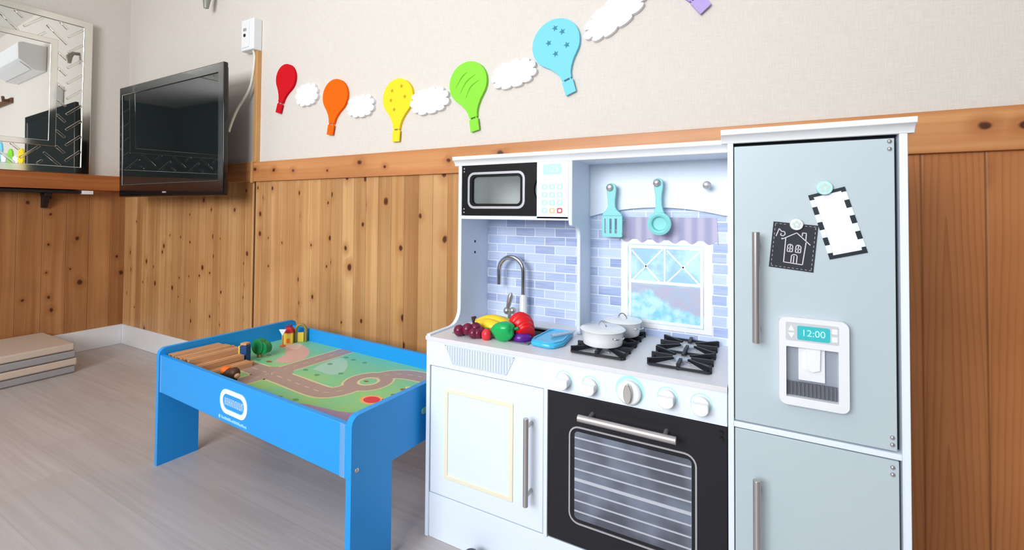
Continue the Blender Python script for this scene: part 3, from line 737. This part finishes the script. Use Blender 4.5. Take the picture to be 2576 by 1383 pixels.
Q('button',MB().prism([(3.7285,.668),(3.7385,.668),(3.7335,.678)],'y',YF-.0172,YF-.0166),M['white'],ud)
Q('button',MB().prism([(3.7285,.664),(3.7385,.664),(3.7335,.654)],'y',YF-.0172,YF-.0166),M['white'],ud)
for z in (.6595,.6735): Q('button',MB().prism(rrect(3.7945,3.8025,z-.0045,z+.0045,.001),'y',YF-.0172,YF-.0166),M['white'],ud)
# fridge papers and magnets
yd=YF+.002
def rotp(c,a): return lambda p:(c[0]+p[0]*cos(a)-p[1]*sin(a),c[1]+p[0]*sin(a)+p[1]*cos(a))
cc=(3.738,.8195); T_=rotp(cc,radians(-5.5)); cw,ch=.0355,.043
ck=empty('chalkboard_card',(cc[0],yd,cc[1]-ch),'dark chalkboard card with a chalk house drawing on the refrigerator','card')
mk('card',MB().prism([T_(p) for p in ((-cw,-ch),(cw,-ch),(cw,ch),(-cw,ch))],'y',yd-.0015,yd),mat('chalk_black',(50,52,60),.8),ck)
d_=MB(); ya,yb=yd-.0020,yd-.0013
for sgn in (-1,1):
    for k in range(10):
        t=-.9+k*.2
        d_.seg(T_((sgn*cw*.9,ch*(t-.05)*.95)),T_((sgn*cw*.9,ch*(t+.05)*.95)),.0009,'y',ya,yb)
        if not (sgn>0 and .3<k/9<.75): d_.seg(T_((cw*(t-.05)*.95,sgn*ch*.93)),T_((cw*(t+.05)*.95,sgn*ch*.93)),.0009,'y',ya,yb)
mk('stitching',d_,mat('stitch_grey',(176,176,182),.8),ck,label='grey dashed border')
h_=MB(); chalk=.0016
def L2(*P): h_.poly([T_((x,z)) for x,z in P],chalk,'y',ya,yb)
L2((-.018,.012),(.0035,.026),(.0265,.006)); L2((-.013,.014),(-.0125,-.031)); L2((-.0125,-.0305),(.0175,-.0315)); L2((.0175,-.0315),(.0195,.010)); L2((.0125,.021),(.0125,.027),(.0185,.027),(.0188,.013))
for xo in (-.0085,.0045): L2((xo,.001),(xo,-.010),(xo+.008,-.010),(xo+.008,.001),(xo+.005,.0035),(xo+.002,.0035),(xo,.001)); L2((xo+.004,.003),(xo+.004,-.010)); L2((xo,-.004),(xo+.008,-.004))
L2((-.001,-.031),(-.001,-.017),(.002,-.0145),(.0055,-.0145),(.008,-.017),(.008,-.031)); L2((.003,-.03),(.003,-.017))
L2((-.029,.016),(-.025,.031),(-.021,.026),(-.016,.026),(-.0145,.021),(-.018,.0175),(-.022,.019),(-.021,.0225)); L2((-.019,.014),(-.019,.011))
mk('chalk_drawing',h_,mat('chalk_white',(214,208,216),.9),ck,label='pale chalk house')
cc=(3.8055,.864); T_=rotp(cc,radians(15.5)); w2,h2=.0285,.060
sf=empty('striped_note_frame',(cc[0],yd,cc[1]-h2),'white note sheet in a black and white striped frame on the refrigerator','frame')
mk('sheet',MB().prism([T_(p) for p in ((-w2+.002,-h2+.002),(w2-.002,-h2+.002),(w2-.002,h2-.002),(-w2+.002,h2-.002))],'y',yd-.0008,yd),mat('paper_white',(236,234,242),.7),sf)
fb,fw=mat('frame_black',(16,34,42),.5),mat('frame_white',(230,244,246),.5)
bw_=.0075
def block(P,m,lb): mk('border_block',MB().prism([T_(p) for p in P],'y',yd-.002,yd-.0006),m,sf,label=lb)
block(((-w2,h2),(w2,h2),(w2,h2-.008),(w2-bw_,h2-.008),(w2-bw_*.9,h2-.0055),(-w2+bw_*.9,h2-.0055),(-w2+bw_,h2-.010),(-w2,h2-.010)),fb,'black top border')
block(((-w2,-h2),(w2,-h2),(w2,-h2+.011),(w2-bw_*.8,-h2+.011),(w2-bw_*.9,-h2+.006),(-w2+bw_*.9,-h2+.006),(-w2+bw_,-h2+.011),(-w2,-h2+.011)),fb,'black bottom border')
for sgn in (-1,1):
    z_=h2-.009; st=(2*h2-.020)/7
    for k in range(7):
        za=z_-k*st; block(((sgn*w2,za),(sgn*(w2-bw_),za),(sgn*(w2-bw_),za-st),(sgn*w2,za-st)),fb if k%2 else fw,'black border block' if k%2 else 'white border block')
def magnet(c,r,col,label):
    e=empty('magnet',(c[0],yd-.003,c[1]),label,'magnet','round magnets on the refrigerator')
    mk('disc',MB().lathe([(r,0),(r,.004),(r*.9,.006)],(c[0],yd-.002,c[1]),28,0,'y'),col,e)
    s=MB()
    for k in range(5):
        a=pi/2+k*2*pi/5; s.prism(circ(c[0]+r*.45*cos(a),c[1]+r*.45*sin(a),r*.26,10),'y',yd-.0086,yd-.0079)
    mk('flower_pattern',s,mat('magnet_print',(196,214,212),.5),e)
magnet((3.7435,.8605),.0108,M['white'],'white round magnet holding the chalkboard card')
magnet((3.7868,.9275),.0128,mat('mint_plastic',(190,240,236),.35),'mint round magnet holding the striped frame')

# ---------------------------------------------------------------- utensils on the pegs
sp=[]
def utens(name,outline,holes,label,cat):
    pass
yu0,yu1=-.172,-.166
x,z=3.3165,.950
spa=empty('toy_spatula',(x+.008,-.169,.81),'aqua slotted toy spatula hanging on the first peg','spatula')
hndl=[(x-.008,z+.010),(x+.004,z+.013),(x+.016,z+.008),(x+.018,z-.005),(x+.0145,z-.035),(x+.0145,z-.052),(x+.019,z-.062),(x+.031,z-.072),(x+.0345,z-.079)]
hl=[(x-.0225,z-.079),(x-.021,z-.073),(x-.010,z-.062),(x-.006,z-.052),(x-.007,z-.035),(x-.010,z-.003)]
mk('handle',MB().prism(hndl+hl,'y',yu0,yu1),M['aqua'],spa,.0015)
bl=MB(); xa,xb=x-.0225,x+.0345; zt,zb2=z-.079,z-.138
sw=(xb-xa)
for k in range(4): bl.box(xa+[0,.0125,.0275,.0425][k],xa+[.0075,.0215,.0365,sw][k],yu0,yu1,zb2+.010,zt-.008)
bl.box(xa,xb,yu0,yu1,zt-.008,zt).prism(rrect(xa,xb,zb2,zb2+.010,.004),'y',yu0,yu1)
mk('blade',bl,M['aqua'],spa)
x,z=3.4445,.960
spo=empty('toy_spoon',(x+.006,-.169,.82),'aqua toy ladle spoon hanging on the second peg','spoon')
ho=[(x-.009,z+.008),(x+.003,z+.014),(x+.015,z+.008),(x+.016,z-.008),(x+.012,z-.035),(x+.0125,z-.06),(x+.020,z-.085),(x-.010,z-.085),(x-.0035,z-.06),(x-.004,z-.035),(x-.008,z-.01)]
mk('handle',MB().prism(ho,'y',yu0,yu1),M['aqua'],spo,.0015)
mk('bowl',MB().lathe([(.004,.001),(.017,.0015),(.0195,.012),(.0245,.014),(.0305,.012),(.031,.006),(.022,-.006),(.006,-.008)],(x+.0065,-.166,z-.1085),32,0,'y'),M['aqua'],spo)

# ---------------------------------------------------------------- pots
def pot(c,r,h,label,rot):
    e=empty('toy_pot',c,label,'pot','white toy pots on the stove')
    b=MB().lathe([(r*.80,0),(r*.90,.003),(r*.95,h*.5),(r,h),(r*1.02,h+.001),(r*.97,h),(r*.93,h*.5),(r*.85,.004)],c,40)
    mk('body',b,M['enamel'],e,ang=50)
    mk('lid',MB().lathe([(r*1.03,h+.0005),(r*1.05,h+.002),(r*.98,h+.0045),(r*.5,h+.0075),(r*.12,h+.009)],c,40),M['enamel'],e,ang=50)
    P=[]
    for i in range(9):
        a=pi*i/8; P.append((c[0]+.013*cos(a)*cos(rot),c[1]+.013*cos(a)*sin(rot),c[2]+h+.006+.014*sin(a)))
    mk('lid_handle',MB().tube(P,.0016,8),M['steel2'],e,label='thin wire loop handle')
    for s_ in (0,pi):
        P=[]
        for i in range(9):
            a=pi*i/8-pi/2; d=r*1.0+.012*cos(a)-.001; t=.016*sin(a)
            P.append((c[0]+d*cos(rot+s_)-t*sin(rot+s_),c[1]+d*sin(rot+s_)+t*cos(rot+s_),c[2]+h*.72))
        mk('side_handle',MB().tube(P,.0016,8),M['steel2'],e,label='thin wire side handle')
pot((3.341,-.317,.5545),.053,.036,'white lidded toy pot on the front stove burner',radians(150))
pot((3.362,-.206,.5545),.048,.036,'white lidded toy pot on the back stove burner',radians(160))

# ---------------------------------------------------------------- fruit and tray by the sink
gp_=MB(); 
grapes=empty('grape_bunch',(3.0,-.375,.545),'dark red plastic grape bunch at the left end of the sink','grapes')
for i,(x,y,z,r) in enumerate(((2.962,-.392,.5555,.0155),(2.985,-.385,.560,.0165),(3.003,-.372,.562,.016),(3.018,-.385,.553,.0135),(2.975,-.368,.556,.015),(3.008,-.392,.554,.014),(2.992,-.365,.557,.014),(3.022,-.372,.557,.012))):
    mk('grape',MB().sph((x,y,z),r,18,12),M['grape'],grapes)
mk('stem',MB().tube([(2.998,-.375,.572),(2.998,-.376,.586),(3.004,-.376,.594)],[.003,.0026,.0034],8),M['stem'],grapes,label='dark stem')
ba=empty('toy_banana',(3.03,-.29,.555),'yellow plastic banana bunch lying in the sink','banana')
for k,(dy,dz,a) in enumerate(((0,.006,0),(-.025,0,.06),(.024,-.002,-.06))):
    P=[];Rr=[]
    for i in range(13):
        t=i/12; P.append((2.955+.125*t,-.300+dy*(.3+.9*sin(pi*t*.8))+a*.05*t,.548+dz+.012*sin(pi*t))); Rr.append(.004+.0165*math.sin(pi*min(1,max(0,t*.94+.03)))**.6)
    mk('fruit',MB().tube(P,Rr,10),M['yellow'],ba)
mk('stem',MB().tube([(2.957,-.300,.550),(2.948,-.299,.559),(2.944,-.299,.572)],[.006,.005,.0045],8),M['stem'],ba,label='dark stem')
gpz=Matrix.Rotation(radians(75),4,'Y')
gpp=empty('green_pepper',(3.085,-.372,.54),'green plastic bell pepper in front of the sink','pepper')
lob=lambda th,ph: (1+.10*cos(3*ph)*sin(th))*(1+.10*sin(th)**4)*(1-.12*(cos(th)>.85))
mk('fruit',MB().sph((3.088,-.372,.5665),(.024,.0225,.037),32,16,M=Matrix.Rotation(radians(-12),4,'Z')@gpz,fn=lob),M['green'],gpp,ang=80)
mk('stem',MB().tube([(3.118,-.365,.573),(3.130,-.363,.577)],[.004,.0045],8),M['toygreen'],gpp)
rp=empty('red_pepper',(3.11,-.30,.54),'red plastic segmented pepper leaning by the faucet','pepper')
P=[];Rr=[]
for i in range(49):
    t=i/48; P.append((3.090+.058*t-.002*sin(pi*t),-.292-.058*t,.567-.008*t+.012*sin(pi*t))); Rr.append((.0165+.013*sin(pi*(.15+.75*t)))*(1+.10*cos(t*2*pi*6))*(.55 if i in(0,48) else 1))
mk('fruit',MB().tube(P,Rr,20),M['red'],rp,ang=80)
mk('cap',MB().sph((3.083,-.293,.570),(.010,.010,.007),12,8),M['strawb'],rp)
eg=empty('toy_plum',(3.135,-.352,.53),'purple plastic plum beside the green pepper','plum')
mk('fruit',MB().sph((3.136,-.352,.549),(.025,.018,.0165),20,12,M=Matrix.Rotation(radians(35),4,'Z')),M['purplep'],eg)
mk('stem',MB().tube([(3.118,-.368,.552),(3.112,-.374,.554)],[.003,.0035],8),M['stem'],eg)
sbn=empty('toy_strawberry',(3.045,-.378,.54),'small red plastic strawberry between grapes and green pepper','strawberry')
mk('fruit',MB().sph((3.045,-.385,.553),(.014,.014,.016),16,10),M['strawb'],sbn)
mk('leaf_cap',MB().sph((3.045,-.381,.568),(.007,.007,.002),10,6),M['toygreen'],sbn)
mk('toy_carrot',MB().tube([(3.035,-.345,.556),(3.06,-.355,.557),(3.085,-.345,.556)],[.006,.015,.012],14),M['orange'],at=(3.06,-.35,.545),label='orange plastic carrot piece under the yellow bananas',cat='carrot')
tr_=empty('blue_tray',(3.205,-.315,.54),'sky blue plastic tray on the worktop between sink and stove','tray')
tp=[(3.170,-.372),(3.178,-.378),(3.222,-.383),(3.236,-.376),(3.250,-.345),(3.238,-.245),(3.228,-.236),(3.176,-.240),(3.168,-.248),(3.163,-.355)]
mk('tray_body',MB().prism(tp,'z',.5405,.553),M['skyblue'],tr_,.005,4)
cxm=sum(p[0] for p in tp)/len(tp); cym=sum(p[1] for p in tp)/len(tp)
mk('tray_rim',MB().ring([(cxm+(p[0]-cxm)*.92,cym+(p[1]-cym)*.92) for p in tp],[(cxm+(p[0]-cxm)*.80,cym+(p[1]-cym)*.84) for p in tp],'z',.552,.5555),M['skyblue'],tr_,.001)
mk('clear_knife',MB().prism([(3.200,-.315),(3.212,-.330),(3.246,-.268),(3.243,-.245),(3.232,-.252)],'z',.5562,.5592),M['clear'],at=(3.22,-.29,.556),bev=.001,label='clear plastic toy knife resting on the blue tray',cat='knife')

# ---------------------------------------------------------------- play table
TX,TY,TH,TL,TW,TH_=1.847,-.6113,-.0488,1.0045,.508,.40
tb=empty('play_table',(TX,TY,0),'blue wooden play table with a printed road map top','table',rotz=TH)
tl=lambda n,mb,m,p=None,**k: mk(n,mb,m,p or tb,local=True,**k)
def endp(u0,u1):
    m=MB(); lw=.127; zc_=.2436
    rc=.022
    m.prism([(0,0),(lw,0),(lw,zc_),(TW-lw,zc_),(TW-lw,0),(TW,0),(TW,TH_-rc)]+arc(TW-rc,TH_-rc,rc,0,90,4)+arc(rc,TH_-rc,rc,90,180,4),'x',u0,u1)
    return m
tl('end_panel',endp(0,.018),M['blue']); tl('end_panel',endp(TL-.018,TL),M['blue'])
tl('apron',MB().box(.018,TL-.018,.003,.018,.2521,.3777),M['blue'],bev=.0015)
tl('apron',MB().box(.018,TL-.018,TW-.018,TW-.003,.2521,.3777),M['blue'],bev=.0015)
tl('table_board',MB().box(.018,TL-.018,.018,TW-.018,.317,.327),M['blue'])
sc_=MB().sph((TL,.017,.272),(.003,.006,.006),12,8); tl('screw',sc_,M['steel'],label='silver screw')
tl('tape_strip',MB().box(.022,.032,.0022,.003,.253,.3775),M['tape'],label='strip of clear tape'); tl('tape_strip',MB().box(TL-.044,TL-.026,.0022,.003,.2525,.3775),M['tape'],label='strip of clear tape')
tl('sticker',MB().prism(rrect(.236,.268,.318,.334,.007),'x',TL,TL+.0012),mat('pale_green',(150,206,170),.5),label='pale green sticker')
# logo on the front apron
lg=MB(); lg.ring([(p,q) for p,q in rrect(.419,.565,.281,.352,.034,6)],[(p,q) for p,q in rrect(.435,.549,.294,.339,.022,6)],'y',.0012,.003)
tl('logo',lg,mat('logo_white',(226,246,252),.5),label='white rounded oblong logo')
rnd=random.Random(11); lt=MB(); u=.444
for k in range(9):
    w3=.0105
    for a_ in range(2): lt.box(u+a_*w3*.55,u+a_*w3*.55+.0018,.0018,.003,.306,.327)
    zz_=rnd.choice((.306,.315,.3245)); lt.box(u,u+w3*.75,.0018,.003,zz_,zz_+.0025)
    u+=w3+.0008
tl('lettering',lt,mat('lettering_white',(196,226,250),.5),label='faded white lettering')
lt=MB().prism(circ(.417,.2655,.0055,16),'y',.0018,.003); u=.428
while u<.560:
    w3=rnd.uniform(.003,.006); lt.box(u,u+w3,.0018,.003,.2625,.2625+rnd.choice((.005,.0065,.008))); u+=w3+.0012
tl('lettering',lt,mat('lettering_pale',(150,216,246),.5),label='small pale lettering')
# play map
zp=.3272
def flat(poly,k,m): return MB().prism(poly,'z',zp,zp+.0004+.0002*k)
pm=tl('play_map',MB().box(.018,TL-.018,.018,TW-.018,zp-.0002,zp+.0003),M['pm_green'],label='printed map of green fields and roads')
def ribbon(P,w_):
    n=len(P); l=[];r=[]
    for i,p in enumerate(P):
        a=P[max(0,i-1)];b=P[min(n-1,i+1)]; dx,dy=b[0]-a[0],b[1]-a[1]; s_=math.hypot(dx,dy) or 1
        l.append((p[0]-dy/s_*w_/2,p[1]+dx/s_*w_/2)); r.append((p[0]+dy/s_*w_/2,p[1]-dx/s_*w_/2))
    return l,r
def road(P,w_,k,mb):
    Q_=[(v.x,v.y) for v in smooth([(a,b,0) for a,b in P],8)]
    l,r=ribbon(Q_,w_); n=len(l)
    z=zp+.0004+.0002*k
    mb.add([(*p,z) for p in l]+[(*p,z) for p in r],[(i,i+1,n+i+1,n+i) for i in range(n-1)])
    return Q_
roads=[[(.02,.184),(.148,.182),(.37,.182)],[(.372,.18),(.376,.30),(.381,.488)],[(.37,.182),(.47,.180),(.57,.175),(.66,.176),(.694,.205),(.703,.25)],[(.705,.33),(.716,.378),(.752,.412),(.81,.427),(.90,.43),(.985,.43)],[(.37,.182),(.364,.12),(.356,.022)]]
km=MB(); rm=MB(); dm=MB()
for P in roads: road(P,.086,1,km)
for P in roads:
    Q_=road(P,.072,2,rm)
    acc=0; on=True; seg_=[Q_[0]]
    for p,q in zip(Q_,Q_[1:]):
        acc+=math.hypot(q[0]-p[0],q[1]-p[1]); seg_.append(q)
        if acc>.016:
            if on:
                l,r=ribbon(seg_,.0035); n=len(l); z=zp+.0010; dm.add([(*a,z) for a in l]+[(*a,z) for a in r],[(i,i+1,n+i+1,n+i) for i in range(n-1)])
            on=not on; acc=0; seg_=[q]
rc_=(.708,.309)
def disc(c,r,k,mb,ry=None):
    ry=ry or r; z=zp+.0004+.0002*k
    mb.add([(c[0]+r*cos(2*pi*i/40),c[1]+ry*sin(2*pi*i/40),z) for i in range(40)],[list(range(40))])
disc(rc_,.083,1.02,km); disc(rc_,.076,2.02,rm)
rm.add([(p,q,zp+.0004+.0002*2.04) for p,q in ((.30,.145),(.44,.145),(.44,.217),(.412,.240),(.342,.240),(.30,.217))],[[0,1,2,3,4,5]])
tl('kerb_print',km,M['pm_kerb'],pm); tl('road_print',rm,M['pm_road'],pm); tl('dash_print',dm,M['pm_dash'],pm)
i1_=MB(); disc(rc_,.036,2.2,i1_); tl('island_print',i1_,M['pm_kerb'],pm)
i1_=MB(); disc(rc_,.027,2.4,i1_); tl('island_print',i1_,M['pm_green'],pm)
i1_=MB(); disc((rc_[0]-.006,rc_[1]-.004),.010,2.6,i1_,.006); tl('bush_print',i1_,M['pm_olive'],pm)
i1_=MB(); disc((.828,.216),.038,1,i1_,.030); tl('spot_print',i1_,M['pm_ring'],pm)
i1_=MB(); disc((.828,.216),.027,1.4,i1_,.021); tl('spot_print',i1_,M['pm_red'],pm)
def area(P,k,m,name='patch_print'):
    Q_=[(min(v.x,.986),max(v.y,.0185),zp+.0004+.0002*k) for v in smooth([(a,b,0) for a,b in P+P[:1]],6)][:-1]
    tl(name,MB().add(Q_,[list(range(len(Q_)))]),m,pm)
area([(.66,.02),(.667,.085),(.743,.105),(.82,.118),(.90,.15),(.985,.12),(.985,.02)],.6,M['pm_purple'],'lake_print')
area([(.74,.060),(.80,.075),(.85,.070),(.84,.05),(.76,.045)],1.2,M['pm_pale'],'boat_print'); area([(.79,.068),(.83,.075),(.84,.062),(.80,.058)],1.6,M['pm_pinkred'],'boat_print')
area([(.455,.285),(.435,.332),(.43,.411),(.493,.399),(.565,.33),(.555,.285)],.4,M['pm_teal'])
area([(.10,.39),(.12,.44),(.20,.43),(.27,.40),(.325,.34),(.318,.275),(.26,.265),(.22,.33),(.16,.37)],.4,M['pm_pink'])
area([(.09,.40),(.12,.44),(.17,.435),(.20,.39),(.15,.385)],.8,M['pm_pale'])
bm_=MB()
for i,(a,b) in enumerate(((.178,.292),(.44,.267),(.516,.257),(.572,.309),(.449,.429),(.553,.426),(.494,.425),(.64,.10),(.20,.24),(.46,.35))): disc((a,b),.011,.9+.01*i,bm_,.0075)
tl('bush_print',bm_,M['pm_bush'],pm)
bm_=MB()
for i,(a,b) in enumerate(((.854,.32),(.86,.275),(.58,.085),(.25,.25))): disc((a,b),.014,.9+.01*i,bm_,.008)
tl('plant_print',bm_,M['pm_olive'],pm)
area([(.84,.34),(.87,.36),(.90,.34),(.87,.32)],1.0,M['pm_paleyellow']); area([(.85,.235),(.88,.255),(.90,.235),(.87,.22)],1.0,M['pm_paleyellow'])

# things on the play table: placed in the table's own frame, each a thing of its own
TBM=WM['play_table']
def onT(u,v,z=.3278): return TBM@Vector((u,v,z))
def rail(u,v,z,length,ang,label):
    c=onT(u,v,z); rz=TH+ang
    e=empty('toy_rail',tuple(c),label,'toy rail','wooden toy rails on the play table',rotz=rz)
    b=MB().prism([(-.021,0),(.021,0),(.021,.0168),(.015,.0168),(.015,.0135),(.008,.0135),(.008,.0168),(-.008,.0168),(-.008,.0135),(-.015,.0135),(-.015,.0168),(-.021,.0168)],'y',-length/2,length/2)
    mk('rail_body',b,M['track'],e,local=True)
    n=MB().prism(circ(0,length/2+.010,.007,14),'z',.001,.011).box(-.003,.003,length/2-.002,length/2+.006,.001,.011)
    mk('peg',n,M['track'],e,local=True); n=MB().prism(circ(0,-length/2-.0005,.0062,14),'z',.0015,.0160); mk('socket',n,M['trackend'],e,local=True,label='dark connecting notch')
    return e
rl=[]
for li,(us,lb) in enumerate((((.045,.090,.137,.184,.230),'bottom'),((.047,.094,.141,.186),'middle'),((.050,.098,.146),'top'))):
    wh=['nearest the blue end panel','second from the end panel','third from the end panel','fourth from the end panel','beside the animal figure']
    for k,u in enumerate(us): rl.append((u,.107+.004*((k*7+li*3)%3-1),.3278+li*.0172,.168-.004*((k+li)%3),[.04,-.03,.02,.05,-.02][(k+li*2)%5],f'wooden toy rail in the {lb} layer of the pile, {wh[k]}'))
for a in rl: rail(*a)
# dark brown animal figure
c=onT(.335,.075)
an_=empty('toy_animal',tuple(c),'dark brown toy animal figure beside the wooden rails','toy animal',rotz=TH)
mk('body',MB().sph((-.02,0,.026),(.036,.016,.015),16,10).sph((.018,0,.030),(.019,.017,.018),16,10).tube([(.010,-.008,.018),(.012,-.008,0)],[.006,.005],8).tube([(.010,.008,.018),(.012,.008,0)],[.006,.005],8).tube([(-.045,-.008,.018),(-.045,-.008,0)],[.006,.005],8).tube([(-.045,.008,.018),(-.045,.008,0)],[.006,.005],8),M['brown'],an_,local=True,ang=60)
mk('blanket',MB().sph((-.028,0,.030),(.026,.0172,.0135),16,10),M['orange'],an_,local=True,label='orange back')
mk('muzzle',MB().sph((.036,0,.025),(.008,.009,.008),10,8),M['track'],an_,local=True)
def blk(name,u,v,label,cat,parts,rot=0):
    e=empty(name,tuple(onT(u,v)),label,cat,rotz=TH+rot)
    for pn,mb,m in parts: mk(pn,mb,m,e,local=True,bev=.001)
    return e
blk('toy_block',.182,.200,'yellow and blue wooden toy block standing by the rails','toy block',[('front_face',MB().prism(rrect(-.012,.014,0,.062,.006),'y',-.010,.012),M['toyblue']),('side_face',MB().box(-.019,-.0125,-.011,.013,0,.060),M['toyyellow']),('top_piece',MB().box(-.012,.012,-.009,.012,.0625,.070),M['track'])],.35)
blk('toy_tree',.168,.262,'green wooden toy tree standing on the play table','toy tree',[('trunk',MB().box(-.008,.008,-.006,.006,0,.012),M['track']),('crown',MB().prism(circ(0,.040,.028,20),'y',-.013,.013).prism(circ(.022,.036,.022,18),'y',-.009,.016),M['toygreen'])],.2)
blk('toy_sign',.115,.385,'white toy road sign on a wooden post near the back corner','toy sign',[('base',MB().lathe([(.011,0),(.011,.004)],(0,0,0),16),M['orange']),('post',MB().cyl((0,0,.004),(0,0,.045),.0035,n=10),M['track']),('plate',MB().prism([(-.014,.068),(.014,.068),(.0,.042)],'y',-.003,.003),M['white'])],.6)
blk('toy_house',.095,.425,'yellow toy house with a red roof in the corner of the play table','toy house',[('wall',MB().box(-.018,.018,-.014,.014,0,.045),M['toyyellow']),('roof',MB().prism([(-.021,.045),(.021,.045),(.010,.068),(-.010,.068)],'y',-.016,.016),M['toyred']),('ridge',MB().box(-.010,.010,-.010,.010,.068,.075),M['toypurple']),('door',MB().box(-.006,.006,-.0155,-.014,.004,.022),M['orange'])],.75)
ar=MB(); 
P=[(-.020,0,0),(-.020,0,.045)]+[(.020*cos(radians(a)),0,.048+.024*sin(radians(a))) for a in range(165,0,-15)]+[(.020,0,.045),(.020,0,0)]
blk('toy_arch',.120,.462,'olive yellow toy arch next to the toy house','toy arch',[('arch',MB().tube(P,.006,8),M['olive']),('inner_gate',MB().box(-.012,.012,-.002,.002,0,.04),M['toyyellow'])],.75)

# round dark thing on the floor in front of the kitchen
bx=empty('dark_ball',(3.045,-.475,0),'dark grey ball on the floor in front of the white kitchen base','ball')
mk('shell',MB().sph((3.060,-.475,.026),.026,24,16),mat('slate_rubber',(70,74,90),.5),bx)
mk('band',MB().lathe([(.0262,-.002),(.0266,0),(.0262,.002)],(3.060,-.475,.026),28),M['black'],bx)

# ---------------------------------------------------------------- light
def area_light(name,loc,rot,sx,sy,power,col):
    l=bpy.data.lights.new(name,'AREA'); l.shape='RECTANGLE'; l.size=sx; l.size_y=sy; l.energy=power; l.color=col
    o=bpy.data.objects.new(name,l); COL.objects.link(o); o.location=loc; o.rotation_euler=rot; return o
area_light('daylight_window',(2.7,YW+.005,1.7),(radians(90),0,0),1.9,1.3,108,(.95,.975,1.0))
cl=empty('ceiling_lamp',(2.2,-2.0,ZC),'long white ceiling lamp reflected in the television','lamp')
mk('lamp_body',MB().box(1.7,2.7,-2.12,-1.88,ZC-.05,ZC-.001),M['white'],cl,.004)
em=mat('lamp_diffuser',(255,252,246),.5); b_=em.node_tree.nodes['Principled BSDF']; b_.inputs['Emission Color'].default_value=(1,.96,.9,1); b_.inputs['Emission Strength'].default_value=7
mk('diffuser',MB().box(1.72,2.68,-2.1,-1.9,ZC-.056,ZC-.0505),em,cl)
wd=bpy.data.worlds.new('sky'); SC.world=wd; wd.use_nodes=True
wd.node_tree.nodes['Background'].inputs[0].default_value=(.75,.85,1,1); wd.node_tree.nodes['Background'].inputs[1].default_value=1.0
vs=SC.view_settings; SC.display_settings.display_device='sRGB'; vs.view_transform='Standard'; vs.look='None'; vs.gamma=1; vs.use_curve_mapping=False; vs.exposure=.06
